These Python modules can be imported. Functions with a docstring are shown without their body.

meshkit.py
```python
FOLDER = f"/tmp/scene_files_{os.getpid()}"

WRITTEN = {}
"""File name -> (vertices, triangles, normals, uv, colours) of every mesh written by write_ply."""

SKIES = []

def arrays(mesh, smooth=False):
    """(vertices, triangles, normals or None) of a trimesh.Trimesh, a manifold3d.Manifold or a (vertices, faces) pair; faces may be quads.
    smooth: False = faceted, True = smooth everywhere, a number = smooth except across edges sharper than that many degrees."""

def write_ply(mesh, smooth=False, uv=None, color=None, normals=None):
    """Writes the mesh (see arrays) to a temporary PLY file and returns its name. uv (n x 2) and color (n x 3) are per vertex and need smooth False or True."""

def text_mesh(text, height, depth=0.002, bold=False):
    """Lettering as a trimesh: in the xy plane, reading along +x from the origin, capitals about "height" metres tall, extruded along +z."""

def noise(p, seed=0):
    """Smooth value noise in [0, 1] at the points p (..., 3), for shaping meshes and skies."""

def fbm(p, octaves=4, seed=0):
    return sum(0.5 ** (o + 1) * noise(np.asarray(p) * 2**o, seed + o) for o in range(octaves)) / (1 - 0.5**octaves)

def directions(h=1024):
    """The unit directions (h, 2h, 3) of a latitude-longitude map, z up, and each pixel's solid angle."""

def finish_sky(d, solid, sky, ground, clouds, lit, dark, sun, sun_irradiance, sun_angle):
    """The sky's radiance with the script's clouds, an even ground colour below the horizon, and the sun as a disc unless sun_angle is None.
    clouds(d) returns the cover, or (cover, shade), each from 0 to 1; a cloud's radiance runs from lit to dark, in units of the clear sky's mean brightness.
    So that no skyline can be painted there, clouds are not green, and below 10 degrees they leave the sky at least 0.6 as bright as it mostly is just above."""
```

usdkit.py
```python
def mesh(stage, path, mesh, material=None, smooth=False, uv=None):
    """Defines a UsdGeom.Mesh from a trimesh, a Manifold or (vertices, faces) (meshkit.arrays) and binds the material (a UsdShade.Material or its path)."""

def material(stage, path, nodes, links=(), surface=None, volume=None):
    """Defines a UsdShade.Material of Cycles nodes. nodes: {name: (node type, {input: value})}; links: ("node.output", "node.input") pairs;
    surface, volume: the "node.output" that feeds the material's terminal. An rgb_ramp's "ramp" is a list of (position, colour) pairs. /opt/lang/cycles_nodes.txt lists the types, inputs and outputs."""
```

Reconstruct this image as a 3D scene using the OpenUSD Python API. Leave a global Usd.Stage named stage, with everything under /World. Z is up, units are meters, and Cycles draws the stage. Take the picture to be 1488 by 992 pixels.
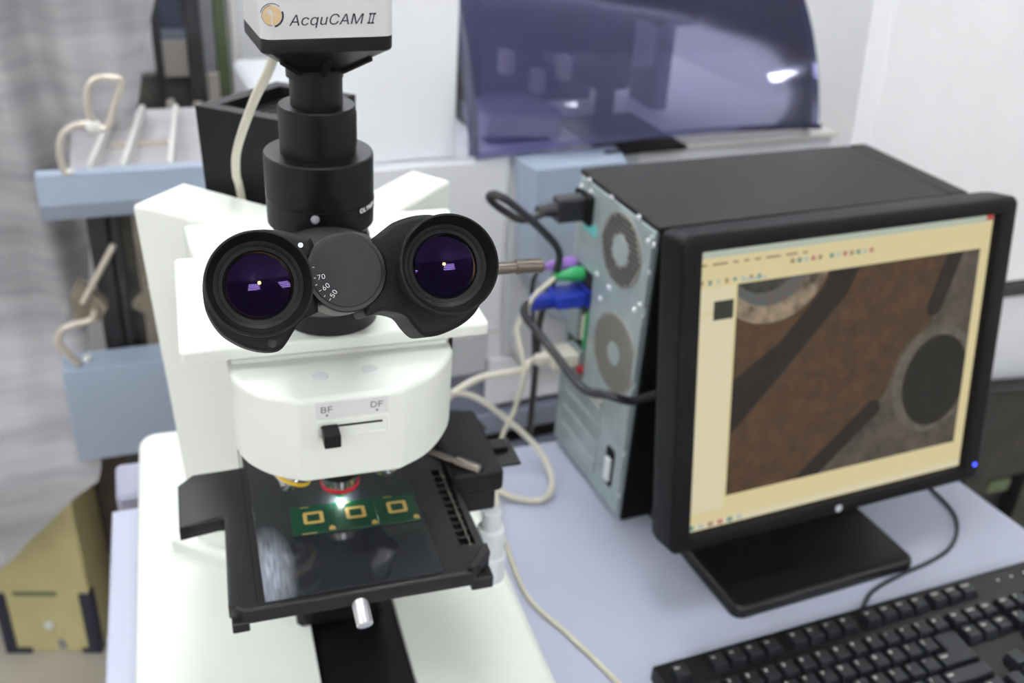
import math, random
import numpy as np, trimesh, manifold3d as m3, shapely.geometry as sg
import usdkit, meshkit
from pxr import Usd, UsdGeom, UsdLux, Gf, Sdf

stage = Usd.Stage.CreateInMemory()
UsdGeom.SetStageUpAxis(stage, UsdGeom.Tokens.z)
UsdGeom.SetStageMetersPerUnit(stage, 1.0)
UsdGeom.Xform.Define(stage, '/World')
stage.SetDefaultPrim(stage.GetPrimAtPath('/World'))
UsdGeom.Scope.Define(stage, '/World/Looks')
RNG = random.Random(7)

# ------------------------------------------------------------------ camera, light level
PITCH, ROLL, CAMH = math.radians(29.07), math.radians(-3.79), 0.695
EXPOSURE = 0.0
LAMP = 12.6          # radiance of the ceiling tubes
def camera():
    fwd = np.array([0, math.cos(PITCH), -math.sin(PITCH)]); rt = np.array([1., 0, 0]); dn = np.cross(fwd, rt)
    c, s = math.cos(ROLL), math.sin(ROLL)
    right, down = c * rt + s * dn, -s * rt + c * dn
    M = np.eye(4); M[0, :3] = right; M[1, :3] = -down; M[2, :3] = -fwd; M[3, :3] = (0, 0, CAMH)
    cam = UsdGeom.Camera.Define(stage, '/World/camera')
    cam.AddTransformOp().Set(Gf.Matrix4d(*M.ravel().tolist()))
    cam.CreateFocalLengthAttr(35.0); cam.CreateHorizontalApertureAttr(36.0); cam.CreateVerticalApertureAttr(24.0)
    cam.CreateFStopAttr(10); cam.CreateFocusDistanceAttr(0.43)
    cam.CreateClippingRangeAttr(Gf.Vec2f(0.01, 50)); cam.CreateExposureAttr(EXPOSURE)
camera()
# dim even room light bouncing through the (closed) room
dome = UsdLux.DomeLight.Define(stage, '/World/sky'); dome.CreateIntensityAttr(0.02); dome.CreateColorAttr(Gf.Vec3f(.9, .95, 1))

# ------------------------------------------------------------------ materials
def mat(name, col, rough=.5, metal=0., noise=0, amt=.06, bump=0, bscale=200, spec=.5, emit=None, es=0, coat=0, tint=None, **kw):
    n = {'p': ('principled_bsdf', dict(base_color=col, roughness=rough, metallic=metal, specular_ior_level=spec, coat_weight=coat, **kw))}
    L = []
    if tint: n['p'][1]['specular_tint'] = tint
    if emit is not None: n['p'][1].update(emission_color=emit, emission_strength=es)
    if noise or bump: n['tc'] = ('texture_coordinate', {})
    if noise:
        n['nz'] = ('noise_texture', {'scale': noise, 'detail': 4.0})
        a = [max(0, c * (1 - amt)) for c in col]; b = [min(1, c * (1 + amt)) for c in col]
        n['r'] = ('rgb_ramp', {'ramp': [(0.3, a), (0.7, b)]})
        L += [('tc.object', 'nz.vector'), ('nz.fac', 'r.fac'), ('r.color', 'p.base_color')]
    if bump:
        n['bz'] = ('noise_texture', {'scale': bscale, 'detail': 3.0}); n['b'] = ('bump', {'strength': bump, 'distance': .0005})
        L += [('tc.object', 'bz.vector'), ('bz.fac', 'b.height'), ('b.normal', 'p.normal')]
    return usdkit.material(stage, '/World/Looks/' + name, n, L, surface='p.BSDF')
def lin(r, g, b): return tuple(((c / 255 + .055) / 1.055) ** 2.4 if c > 10 else c / 255 / 12.92 for c in (r, g, b))
M = {}
M['wall'] = mat('wall_white', (.86, .86, .875), .7, noise=3, amt=.01)
M['ceil'] = mat('ceiling_white', (.8, .8, .8), .9)
M['floor'] = mat('floor_vinyl', (.42, .38, .31), .4, noise=6, amt=.08)
M['desk'] = mat('desk_laminate', (.435, .452, .552), .38, noise=4, amt=.03, bump=.05, bscale=300)
M['metal_grey'] = mat('painted_steel', (.31, .30, .38), .4, noise=5)
M['cream'] = mat('cream_enamel', (.80, .815, .745), .38, bump=.06, bscale=900)
M['creamlabel'] = mat('label_silver', (.72, .71, .69), .35)
M['plug'] = mat('plug_plastic', (.66, .68, .68), .35)
M['black'] = mat('black_crinkle', (.0050, .0050, .0054), .5, bump=.35, bscale=2500, spec=.22)
M['black2'] = mat('black_anodised', (.0045, .0047, .0055), .36, bump=.1, bscale=3000, spec=.26)
M['rubber'] = mat('black_rubber', (.0055, .0055, .0058), .5, bump=.15, bscale=1500, spec=.21)
M['dial'] = mat('dial_grey', (.022, .022, .0235), .5, bump=.4, bscale=4500, spec=.30)
M['deep'] = mat('deep_black', (.004, .004, .004), .7, spec=.2)
M['lens'] = mat('coated_lens', (.0008, .0005, .003), .015, spec=.20, tint=(.50, .30, 1.0), coat=.0)
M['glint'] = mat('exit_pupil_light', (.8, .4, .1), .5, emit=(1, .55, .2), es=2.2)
M['whitepaint'] = mat('white_print', (.85, .85, .85), .6)
M['silver'] = mat('camera_silver', (.66, .645, .63), .42, metal=.35, bump=.08, bscale=3000)
M['chrome'] = mat('chrome', (.75, .75, .75), .15, metal=1)
M['steel'] = mat('rod_steel', (.15, .13, .11), .32, metal=1)
M['ringmetal'] = mat('dark_ring_metal', (.16, .16, .18), .14, metal=1)
M['alu'] = mat('aluminium', (.75, .74, .77), .35, metal=.8)
M['ink'] = mat('dark_ink', (.012, .014, .03), .5)
M['tan'] = mat('logo_tan', (.62, .44, .24), .5)
M['greyink'] = mat('grey_ink', (.12, .12, .13), .6)
M['red'] = mat('red_ring', (.5, .015, .03), .4)
M['yellow'] = mat('yellow_ring', (.75, .47, .02), .4)
M['stage'] = mat('stage_black', (.009, .0085, .0095), .36, bump=.1, bscale=2000, spec=.34)
M['stagedark'] = mat('stage_well', (.085, .100, .098), .5, noise=60, amt=.3)
M['pcb'] = mat('pcb_green', (.003, .045, .022), .25, noise=300, amt=.2)
M['gold'] = mat('pcb_gold', (.62, .40, .11), .35, metal=.3)
M['bluegrey'] = mat('bluegrey_enamel', (.34, .40, .50), .38, noise=4, amt=.04)
M['pcblack'] = mat('pc_case_black', (.010, .0090, .0096), .45, bump=.15, spec=.26, bscale=1500)
M['pcside'] = mat('pc_side_black', (.004, .004, .0042), .6, spec=.12)
M['galv'] = mat('galvanised_steel', (.42, .49, .49), .42, metal=.45, noise=35, amt=.12)
M['galv2'] = mat('slot_cover_steel', (.45, .51, .51), .35, metal=.55, noise=20, amt=.1)
M['mesh'] = mat('fan_mesh', (.25, .23, .21), .5, metal=.3)
M['hole'] = mat('fan_hole', (.012, .011, .010), .8)
M['mesh2'] = mat('fine_mesh', (.30, .275, .25), .5, metal=.2)
M['cyan'] = mat('cyan_sticker', (.18, .62, .60), .5)
M['purple'] = mat('plug_purple', (.36, .17, .58), .45)
M['green'] = mat('plug_green', (.02, .30, .09), .45)
M['blue'] = mat('plug_blue', (.010, .03, .32), .4)
M['beige'] = mat('cable_beige', (.60, .565, .44), .5, noise=40, amt=.06)
M['beige2'] = mat('cable_ivory', (.64, .60, .50), .45)
M['cable'] = mat('cable_black', (.014, .014, .017), .4)
M['monitor'] = mat('monitor_black', (.0055, .0052, .006), .45, bump=.12, bscale=2500, spec=.15)
M['standm'] = mat('stand_black', (.008, .0075, .0072), .34, spec=.32)
M['key'] = mat('key_black', (.010, .0115, .0145), .42, bump=.1, spec=.36, bscale=2000)
M['kbody'] = mat('keyboard_black', (.005, .005, .0053), .38, spec=.24)
M['legend'] = mat('key_legend', (.72, .70, .64), .6)
M['whitebox'] = mat('machine_white', (.74, .74, .77), .4, noise=3, amt=.02)
M['panelgrey'] = mat('machine_grey', (.50, .51, .53), .5, noise=3, amt=.03)
M['plinth'] = mat('plinth_bluegrey', (.19, .195, .26), .4, noise=6, amt=.15)
M['foam'] = mat('foam_board', (.80, .79, .795), .75, noise=8, amt=.02, bump=.3, bscale=25)
M['darkmetal'] = mat('dark_metal', (.030, .028, .027), .4, metal=.3, noise=20, amt=.5)
M['deckbeige'] = mat('deck_beige', (.76, .74, .67), .5)
M['fabric'] = None
M['rail'] = mat('rail_white', (.66, .65, .62), .4)
M['tray'] = mat('tray_grey', (.42, .40, .41), .4, noise=10, amt=.15)
M['brass'] = mat('hook_metal', (.58, .52, .44), .35, metal=.6)
M['brown'] = mat('tan_block', (.20, .17, .13), .5, noise=20, amt=.3)
M['dirty'] = mat('machine_dirt', (.075, .070, .062), .6, noise=25, amt=.5)
M['yellowbox'] = mat('yellow_panel', (.50, .44, .22), .45, noise=9, amt=.10)
M['navytrim'] = mat('navy_trim', (.010, .012, .032), .5)
M['cardbrown'] = mat('brown_board', (.105, .078, .060), .6, noise=12, amt=.2)
M['greenm'] = mat('green_post', (.085, .105, .050), .5, noise=12, amt=.2)
M['greypost'] = mat('grey_post', (.22, .22, .23), .5, noise=8, amt=.2)
M['darkpost'] = mat('dark_post', (.022, .022, .024), .5, noise=20, amt=.4)
M['navypanel'] = mat('navy_panel', (.05, .055, .09), .5)
M['beigepanel'] = mat('beige_panel', (.40, .36, .32), .5, noise=8, amt=.08)
M['tube'] = mat('lamp_tube', (.9, .9, .9), .5, emit=(.93, .97, 1.0), es=LAMP * 4)
M['scr'] = mat('screen_cream', (.02, .02, .02), .35, spec=.06, emit=lin(226, 212, 162), es=.82)
M['scr2'] = mat('screen_white', (.02, .02, .02), .35, spec=.06, emit=lin(228, 218, 182), es=.82)
M['scrblue'] = mat('screen_titlebar', (.02, .02, .02), .35, spec=.06, emit=lin(196, 205, 190), es=.74)
M['scrthumb'] = mat('screen_thumbnail', (.02, .02, .02), .35, spec=.06, emit=lin(50, 55, 42), es=.74)
M['scrred'] = mat('screen_red', (.02, .02, .02), .35, spec=.06, emit=lin(200, 80, 60), es=.74)
M['scrgrn'] = mat('screen_teal', (.02, .02, .02), .35, spec=.06, emit=lin(120, 160, 145), es=.74)
M['scrink'] = mat('screen_text', (.02, .02, .02), .35, spec=.06, emit=lin(178, 150, 118), es=.74)
M['scrpink'] = mat('screen_pink', (.02, .02, .02), .35, spec=.06, emit=lin(205, 130, 120), es=.74)
M['led'] = mat('power_led', (.02, .02, .1), .3, emit=(.04, .08, 1.0), es=3.0)
def emitnoise(name, c1, c2, scale, es=.70, stretch=None):
    return usdkit.material(stage, '/World/Looks/' + name, {
        'tc': ('texture_coordinate', {}), 'n': ('noise_texture', {'scale': scale, 'detail': 6.0, 'roughness': .65}),
        'r': ('rgb_ramp', {'ramp': [(.35, c1), (.65, c2)]}), 'p': ('principled_bsdf', {'base_color': (.012, .012, .012), 'specular_ior_level': .06, 'roughness': .35, 'emission_strength': es})},
        [('tc.object', 'n.vector'), ('n.fac', 'r.fac'), ('r.color', 'p.emission_color')], surface='p.BSDF')
M['pic_brown'] = emitnoise('picture_brown', lin(80, 60, 42), lin(98, 74, 50), 60)
M['pic_dark'] = emitnoise('picture_dark', lin(44, 38, 33), lin(50, 43, 36), 60)
M['pic_grey'] = emitnoise('picture_grey', lin(72, 66, 58), lin(108, 98, 86), 45)
M['pic_halo'] = emitnoise('picture_halo', lin(92, 86, 76), lin(118, 110, 98), 80)
M['pic_hole'] = emitnoise('picture_hole', lin(40, 37, 31), lin(47, 43, 36), 50)
M['pic_shine'] = emitnoise('picture_shine', lin(70, 62, 52), lin(178, 158, 132), 55)
M['pic_shade'] = emitnoise('picture_shade', lin(46, 44, 38), lin(84, 82, 72), 50)
M['pic_pinkish'] = emitnoise('picture_blush', lin(120, 100, 92), lin(88, 110, 112), 90)
# woven cover: faint horizontal slubs
M['fabric'] = usdkit.material(stage, '/World/Looks/woven_cover', {
    'tc': ('texture_coordinate', {}), 'map': ('mapping', {'scale': (3., 3., 34.), 'rotation': (0, 0.10, 0)}),
    'n': ('noise_texture', {'scale': 1.0, 'detail': 3.0}), 'r': ('rgb_ramp', {'ramp': [(.3, (.27, .265, .275)), (.7, (.44, .425, .43))]}),
    'p': ('principled_bsdf', {'roughness': .85, 'sheen_weight': .1})},
    [('tc.object', 'map.vector'), ('map.vector', 'n.vector'), ('n.fac', 'r.fac'), ('r.color', 'p.base_color')], surface='p.BSDF')
def glassy(name, tint, refl=1.0, haze=0, hcol=(.5, .5, .5), rough=.02, ior=1.5):
    n = {'t': ('transparent_bsdf', {'color': tint}), 'g': ('glossy_bsdf', {'color': (refl, refl, refl), 'roughness': rough}),
         'f': ('fresnel', {'IOR': ior}), 'm': ('mix_closure', {})}
    L = [('f.fac', 'm.fac'), ('t.BSDF', 'm.closure1'), ('g.BSDF', 'm.closure2')]
    if haze:
        n['d'] = ('diffuse_bsdf', {'color': hcol}); n['h'] = ('mix_closure', {'fac': haze})
        L = [('f.fac', 'm.fac'), ('t.BSDF', 'h.closure1'), ('d.BSDF', 'h.closure2'), ('h.closure', 'm.closure1'), ('g.BSDF', 'm.closure2')]
    return usdkit.material(stage, '/World/Looks/' + name, n, L, surface='m.closure')
# stage glass with a bluish reflection painted as haze on its left side
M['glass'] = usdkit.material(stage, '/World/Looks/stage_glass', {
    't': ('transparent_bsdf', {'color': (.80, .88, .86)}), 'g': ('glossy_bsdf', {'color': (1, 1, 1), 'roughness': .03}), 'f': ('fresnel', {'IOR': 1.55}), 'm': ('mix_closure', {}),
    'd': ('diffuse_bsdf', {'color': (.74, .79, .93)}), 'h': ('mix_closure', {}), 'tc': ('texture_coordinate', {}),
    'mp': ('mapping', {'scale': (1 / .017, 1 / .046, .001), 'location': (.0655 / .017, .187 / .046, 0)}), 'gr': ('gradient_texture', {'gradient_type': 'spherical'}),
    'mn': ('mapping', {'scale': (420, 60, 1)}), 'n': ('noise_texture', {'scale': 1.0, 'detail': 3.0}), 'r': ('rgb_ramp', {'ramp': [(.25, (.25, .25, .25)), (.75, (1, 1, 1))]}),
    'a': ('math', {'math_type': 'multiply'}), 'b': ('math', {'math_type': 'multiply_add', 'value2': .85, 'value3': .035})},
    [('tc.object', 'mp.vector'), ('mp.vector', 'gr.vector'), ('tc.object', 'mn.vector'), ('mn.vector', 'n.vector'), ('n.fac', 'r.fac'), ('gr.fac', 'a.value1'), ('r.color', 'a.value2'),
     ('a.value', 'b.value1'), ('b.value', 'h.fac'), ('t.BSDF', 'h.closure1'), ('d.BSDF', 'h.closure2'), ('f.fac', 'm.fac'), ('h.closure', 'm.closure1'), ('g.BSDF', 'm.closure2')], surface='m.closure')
M['hood'] = glassy('violet_acrylic', (.76, .75, .90), haze=.16, hcol=(.12, .12, .32), rough=.05)
M['navyhood'] = mat('navy_acrylic', (.045, .045, .12), .25)
M['clear'] = glassy('clear_plastic', (.9, .92, .94), haze=.25, hcol=(.7, .7, .7))

# ------------------------------------------------------------------ mesh helpers
def cat(*ms): return trimesh.util.concatenate([m for m in ms])
def frommani(m):
    q = m.to_mesh(); return trimesh.Trimesh(q.vert_properties[:, :3], q.tri_verts, process=False)
def tomani(t):
    t = t.copy(); t.merge_vertices(); return m3.Manifold(m3.Mesh(np.asarray(t.vertices, np.float32), np.asarray(t.faces, np.uint32)))
def box(x0, x1, y0, y1, z0, z1, c=0.0):
    """box with chamfered edges"""
    lo, hi = np.array([min(x0, x1), min(y0, y1), min(z0, z1)]), np.array([max(x0, x1), max(y0, y1), max(z0, z1)])
    c = min(c, (hi - lo).min() * .45)
    if c <= 0:
        b = trimesh.creation.box(bounds=[lo, hi]); return b
    p = []
    for k in range(3):
        l, h = lo + c, hi - c; l[k], h[k] = lo[k], hi[k]
        p += [[(l, h)[i][0], (l, h)[j][1], (l, h)[m][2]] for i in (0, 1) for j in (0, 1) for m in (0, 1)]
    return trimesh.convex.convex_hull(np.array(p))
def rbox(x0, x1, y0, y1, z0, z1, r, n=12):
    r = min(r, (x1 - x0) * .49, (y1 - y0) * .49, (z1 - z0) * .49)
    s = m3.Manifold.sphere(r, n)
    return frommani(m3.Manifold.batch_hull([s.translate((x, y, z)) for x in (x0 + r, x1 - r) for y in (y0 + r, y1 - r) for z in (z0 + r, z1 - r)]))
def inset(P, d):
    """moves each vertex of a counter-clockwise outline inwards by d (mitred)"""
    P = np.asarray(P, float); a = P - np.roll(P, 1, 0); b = np.roll(P, -1, 0) - P
    na = np.c_[-a[:, 1], a[:, 0]] / np.linalg.norm(a, axis=1)[:, None]; nb = np.c_[-b[:, 1], b[:, 0]] / np.linalg.norm(b, axis=1)[:, None]
    m = na + nb; m /= np.maximum((m * na).sum(1), .35)[:, None] * np.linalg.norm(m, axis=1)[:, None] / np.linalg.norm(m, axis=1)[:, None]
    k = 1 / np.maximum(.3, (1 + (na * nb).sum(1)))
    return P + (na + nb) * k[:, None] * d
def ccw(P):
    P = np.asarray(P, float); x, y = P.T
    return P if (x * np.roll(y, -1) - np.roll(x, -1) * y).sum() > 0 else P[::-1]
def loft(rings):
    """rings: list of (outline Nx2, z); caps triangulated"""
    n = len(rings[0][0]); V = np.vstack([np.c_[P, np.full(n, z)] for P, z in rings]); F = []
    for k in range(len(rings) - 1):
        for i in range(n):
            a, b = k * n + i, k * n + (i + 1) % n
            F += [[a, b, b + n], [a, b + n, a + n]]
    for k, flip in ((0, True), (len(rings) - 1, False)):
        P = rings[k][0]
        v, f = trimesh.creation.triangulate_polygon(sg.Polygon(P), engine='earcut')
        idx = [int(np.argmin(((P - q) ** 2).sum(1))) + k * n for q in v]
        for t in f:
            q = P[[idx[j] - k * n for j in t]]; ar = np.cross(q[1] - q[0], q[2] - q[0])
            t = [idx[j] for j in t]
            if (ar > 0) == flip: t = t[::-1]
            F.append(t)
    return trimesh.Trimesh(V, F, process=False)
def prism(P, z0, z1, b=0, bb=0):
    """upright prism over outline P with a rounded top edge b and bottom edge bb"""
    P = ccw(P); R = []
    if bb: R += [(inset(P, bb), z0), (inset(P, bb * .3), z0 + bb * .3), (P, z0 + bb)]
    else: R += [(P, z0)]
    if b: R += [(P, z1 - b), (inset(P, b * .08), z1 - b * .6), (inset(P, b * .3), z1 - b * .3), (inset(P, b * .62), z1 - b * .08), (inset(P, b), z1)]
    else: R += [(P, z1)]
    return loft(R)
def circ(cx, cy, r, n=40, a0=0, a1=360, end=False):
    t = np.radians(np.linspace(a0, a1, n, endpoint=end)); return np.c_[cx + r * np.cos(t), cy + r * np.sin(t)]
def rrect(x0, x1, y0, y1, r, n=5):
    P = []
    for cx, cy, a in ((x1 - r, y1 - r, 0), (x0 + r, y1 - r, 90), (x0 + r, y0 + r, 180), (x1 - r, y0 + r, 270)):
        P += list(circ(cx, cy, r, n, a, a + 90, True))
    return np.array(P)
def lathe(prof, n=48):
    """prof: (r, z) from bottom outside round; closed on the axis where r = 0"""
    prof = np.asarray(prof, float); t = np.linspace(0, 2 * np.pi, n, endpoint=False); V = []; F = []
    for r, z in prof: V += [[r * np.cos(a), r * np.sin(a), z] for a in t]
    for k in range(len(prof) - 1):
        for i in range(n):
            a, b = k * n + i, k * n + (i + 1) % n
            F += [[a, b, b + n], [a, b + n, a + n]]
    m = trimesh.Trimesh(V, F, process=False); m.merge_vertices(); m.update_faces(m.nondegenerate_faces()); return m
def cyl(r, z0, z1, n=32, c=0):
    return lathe([(0, z0), (r - c, z0), (r, z0 + c), (r, z1 - c), (r - c, z1), (0, z1)] if c else [(0, z0), (r, z0), (r, z1), (0, z1)], n)
def tr(m, x=0, y=0, z=0): m = m.copy(); m.apply_translation((x, y, z)); return m
def basis(o, X, Y, Z):
    T = np.eye(4); T[:3, 0], T[:3, 1], T[:3, 2], T[:3, 3] = X, Y, Z, o; return T
def ap(m, T): m = m.copy(); m.apply_transform(T); return m
def along(m, o, d):
    """turns a mesh built up z so that z runs along d, from o"""
    d = np.asarray(d, float); d /= np.linalg.norm(d); a = np.array([1., 0, 0]) if abs(d[0]) < .9 else np.array([0, 1., 0])
    X = np.cross(a, d); X /= np.linalg.norm(X); return ap(m, basis(o, X, np.cross(d, X), d))
def spline(P, k=8):
    P = np.asarray(P, float); Q = np.vstack([2 * P[0] - P[1], P, 2 * P[-1] - P[-2]]); out = []
    for i in range(1, len(Q) - 2):
        for t in np.linspace(0, 1, k, endpoint=False):
            a, b, c, d = Q[i - 1:i + 3]
            out.append(.5 * (2 * b + (c - a) * t + (2 * a - 5 * b + 4 * c - d) * t * t + (3 * b - a - 3 * c + d) * t ** 3))
    return np.array(out + [P[-1]])
def tube(P, r, n=10, k=8, smooth=True):
    P = spline(P, k) if smooth else np.asarray(P, float)
    T = np.gradient(P, axis=0); T /= np.linalg.norm(T, axis=1)[:, None]
    u = np.cross(T[0], [0.31, .2, .93]); u /= np.linalg.norm(u); V = []; F = []
    rr = np.broadcast_to(r, len(P))
    for i, (p, t) in enumerate(zip(P, T)):
        u = u - t * (u @ t); u /= np.linalg.norm(u); w = np.cross(t, u)
        V += [p + rr[i] * (u * math.cos(a) + w * math.sin(a)) for a in np.linspace(0, 2 * np.pi, n, endpoint=False)]
    for k_ in range(len(P) - 1):
        for i in range(n):
            a, b = k_ * n + i, k_ * n + (i + 1) % n
            F += [[a, b, b + n], [a, b + n, a + n]]
    m = len(V); V += [P[0], P[-1]]
    for i in range(n): F += [[m, (i + 1) % n, i], [m + 1, m - n + i, m - n + (i + 1) % n]]
    return trimesh.Trimesh(V, F, process=False)
def textm(s, h, d=.0003, sx=1, shear=0, bold=False, center=False):
    m = meshkit.text_mesh(s, h, d, bold)
    T = np.eye(4); T[0, 0] = sx; T[0, 1] = shear; m.apply_transform(T)
    if center: m.apply_translation((-(m.bounds[0][0] + m.bounds[1][0]) / 2, -(m.bounds[0][1] + m.bounds[1][1]) / 2, 0))
    return m

# ------------------------------------------------------------------ scene-graph helpers
USED = {}
def numbered(path):
    k = USED.get(path, 0); USED[path] = k + 1
    return path if k == 0 else f'{path}_{k:03d}'
def tag(prim, label=None, cat_=None, group=None, kind=None):
    for k, v in (('label', label), ('category', cat_), ('group', group), ('kind', kind)):
        if v: prim.SetCustomDataByKey(k, v)
    return prim
class T_:
    """a thing: an Xform at its base; parts are given in the thing's own frame, or in a construction frame whose origin is 'off'"""
    def __init__(s, name, label=None, cat_=None, loc=(0, 0, 0), rz=0, group=None, kind=None, off=(0, 0, 0), tilt=0):
        s.path = numbered('/World/' + name); s.off = np.array(off, float)
        x = UsdGeom.Xform.Define(stage, s.path)
        x.AddTranslateOp().Set(Gf.Vec3d(*map(float, loc)))
        if rz: x.AddRotateZOp().Set(float(rz))
        if tilt: x.AddRotateXOp().Set(float(tilt))
        s.prim = tag(x.GetPrim(), label, cat_, group, kind)
    def add(s, name, mesh, m, parent=None, smooth=35, label=None, kind=None):
        p = numbered((parent or s.path) + '/' + name); mesh = tr(mesh, *(-s.off))
        q = usdkit.mesh(stage, p, mesh, M[m], smooth=smooth)
        tag(q.GetPrim(), label, None, None, kind); return p
def solo(name, mesh, m, label, cat_, group=None, kind=None, smooth=35):
    """a thing that is one mesh: its origin goes to its base"""
    lo, hi = mesh.bounds; o = np.array([(lo[0] + hi[0]) / 2, (lo[1] + hi[1]) / 2, lo[2]])
    p = numbered('/World/' + name); q = usdkit.mesh(stage, p, tr(mesh, *(-o)), M[m], smooth=smooth)
    q.AddTranslateOp().Set(Gf.Vec3d(*o.tolist())); tag(q.GetPrim(), label, cat_, group, kind); return p
def rotz(d): a = math.radians(d); return np.array([[math.cos(a), -math.sin(a), 0], [math.sin(a), math.cos(a), 0], [0, 0, 1]])
class Fr:
    def __init__(s, o, d): s.o = np.array(o, float); s.d = d; s.R = rotz(d)
    def w(s, q): return np.asarray(q, float) @ s.R.T + s.o
    def mesh(s, m):
        T = np.eye(4); T[:3, :3] = s.R; T[:3, 3] = s.o; return ap(m, T)
MS = Fr((-.0629, .3548, 0), 19.3)      # microscope
PC = Fr((.1282, .859, 0), 24.44)       # computer tower
KB = Fr((.1681, .6301, 0), 23.69)      # keyboard
MA = Fr((-.077, 1.5, 0), 25)           # machine with the violet hood
RK = Fr((-.70, 1.35, 0), 22)           # blue-grey rack on the left
WB = Fr((.50, 1.25, 0), 20)            # white board on the right
RM = Fr((0, 0, 0), 22)                 # room

# ------------------------------------------------------------------ the room
FZ, CZ = -.85, 1.9
def setting(name, mesh, m):
    p = '/World/' + name; q = usdkit.mesh(stage, p, RM.mesh(mesh), M[m]); tag(q.GetPrim(), kind='structure')
setting('floor', box(-2.2, 4.6, -2.2, 2.5, FZ - .05, FZ), 'floor')
setting('ceiling', box(-2.2, 4.6, -2.2, 2.5, CZ, CZ + .05), 'ceil')
setting('wall_back', box(-2.2, 4.6, 2.4, 2.5, FZ, CZ), 'wall')
setting('wall_left', box(-2.3, -2.2, -2.2, 2.5, FZ, CZ), 'wall')
setting('wall_right', box(4.6, 4.7, -2.2, 2.5, FZ, CZ), 'wall')
setting('wall_front', box(-2.2, 4.6, -2.3, -2.2, FZ, CZ), 'wall')

LIGHTS = [(-1.2, -1.5), (.25, -1.6), (-1.2, .6), (.25, .45), (-1.2, 1.75), (.23, 2.03), (2.5, 1.75), (2.4, -1.2), (3.6, -.78)]
def lights():
    for i, (x, y) in enumerate(LIGHTS):
        t = T_('ceiling_light', 'white square ceiling light fixture with four tubes', 'ceiling light', RM.w((x, y, CZ)), RM.d, group='ceiling lights of the room')
        t.add('housing', box(-.31, .31, -.31, .31, -.020, 0, .006), 'ceil')
        for k in range(4):
            y0 = -.21 + .14 * k
            t.add('tube', along(cyl(.013, -.27, .27, 10), (0, y0, -.040), (1, 0, 0)), 'tube', smooth=60)
            for e in (-1, 1): t.add('socket', box(e * .275 - .010, e * .275 + .010, y0 - .015, y0 + .015, -.055, -.018, .003), 'ceil')
lights()

# ------------------------------------------------------------------ desk
DK = Fr((-.412, .823, 0), 21.5)        # origin: back left corner of the desk top, x along the back edge
def desk():
    t = T_('desk', 'lavender grey laminate desk under the microscope, computer tower and keyboard', 'desk', DK.w((.45, -.3, FZ)), DK.d, off=(.45, -.3, FZ))
    right = [(.975, 0), (.975 + .03, -.165), (.995, -.62)]
    P = ccw([(0, 0), (-.02, -.64), (.995, -.64), (.945, -.155), (.90, .0)])
    t.add('tabletop', prism(P, -.028, 0, .003, .002), 'desk')
    for x in (.06, .88):
        for y in (-.06, -.58): t.add('leg', box(x - .02, x + .02, y - .02, y + .02, FZ, -.028, .003), 'metal_grey')
    for y in (-.06, -.58): t.add('rail', box(.08, .86, y - .012, y + .012, -.08, -.028, .002), 'metal_grey')
desk()
solo('equipment_cabinet', DK.mesh(box(.003, .060, .035, .10, FZ, -.01, .004)), 'metal_grey', 'narrow purple grey metal cabinet behind the left end of the desk', 'cabinet')

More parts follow.
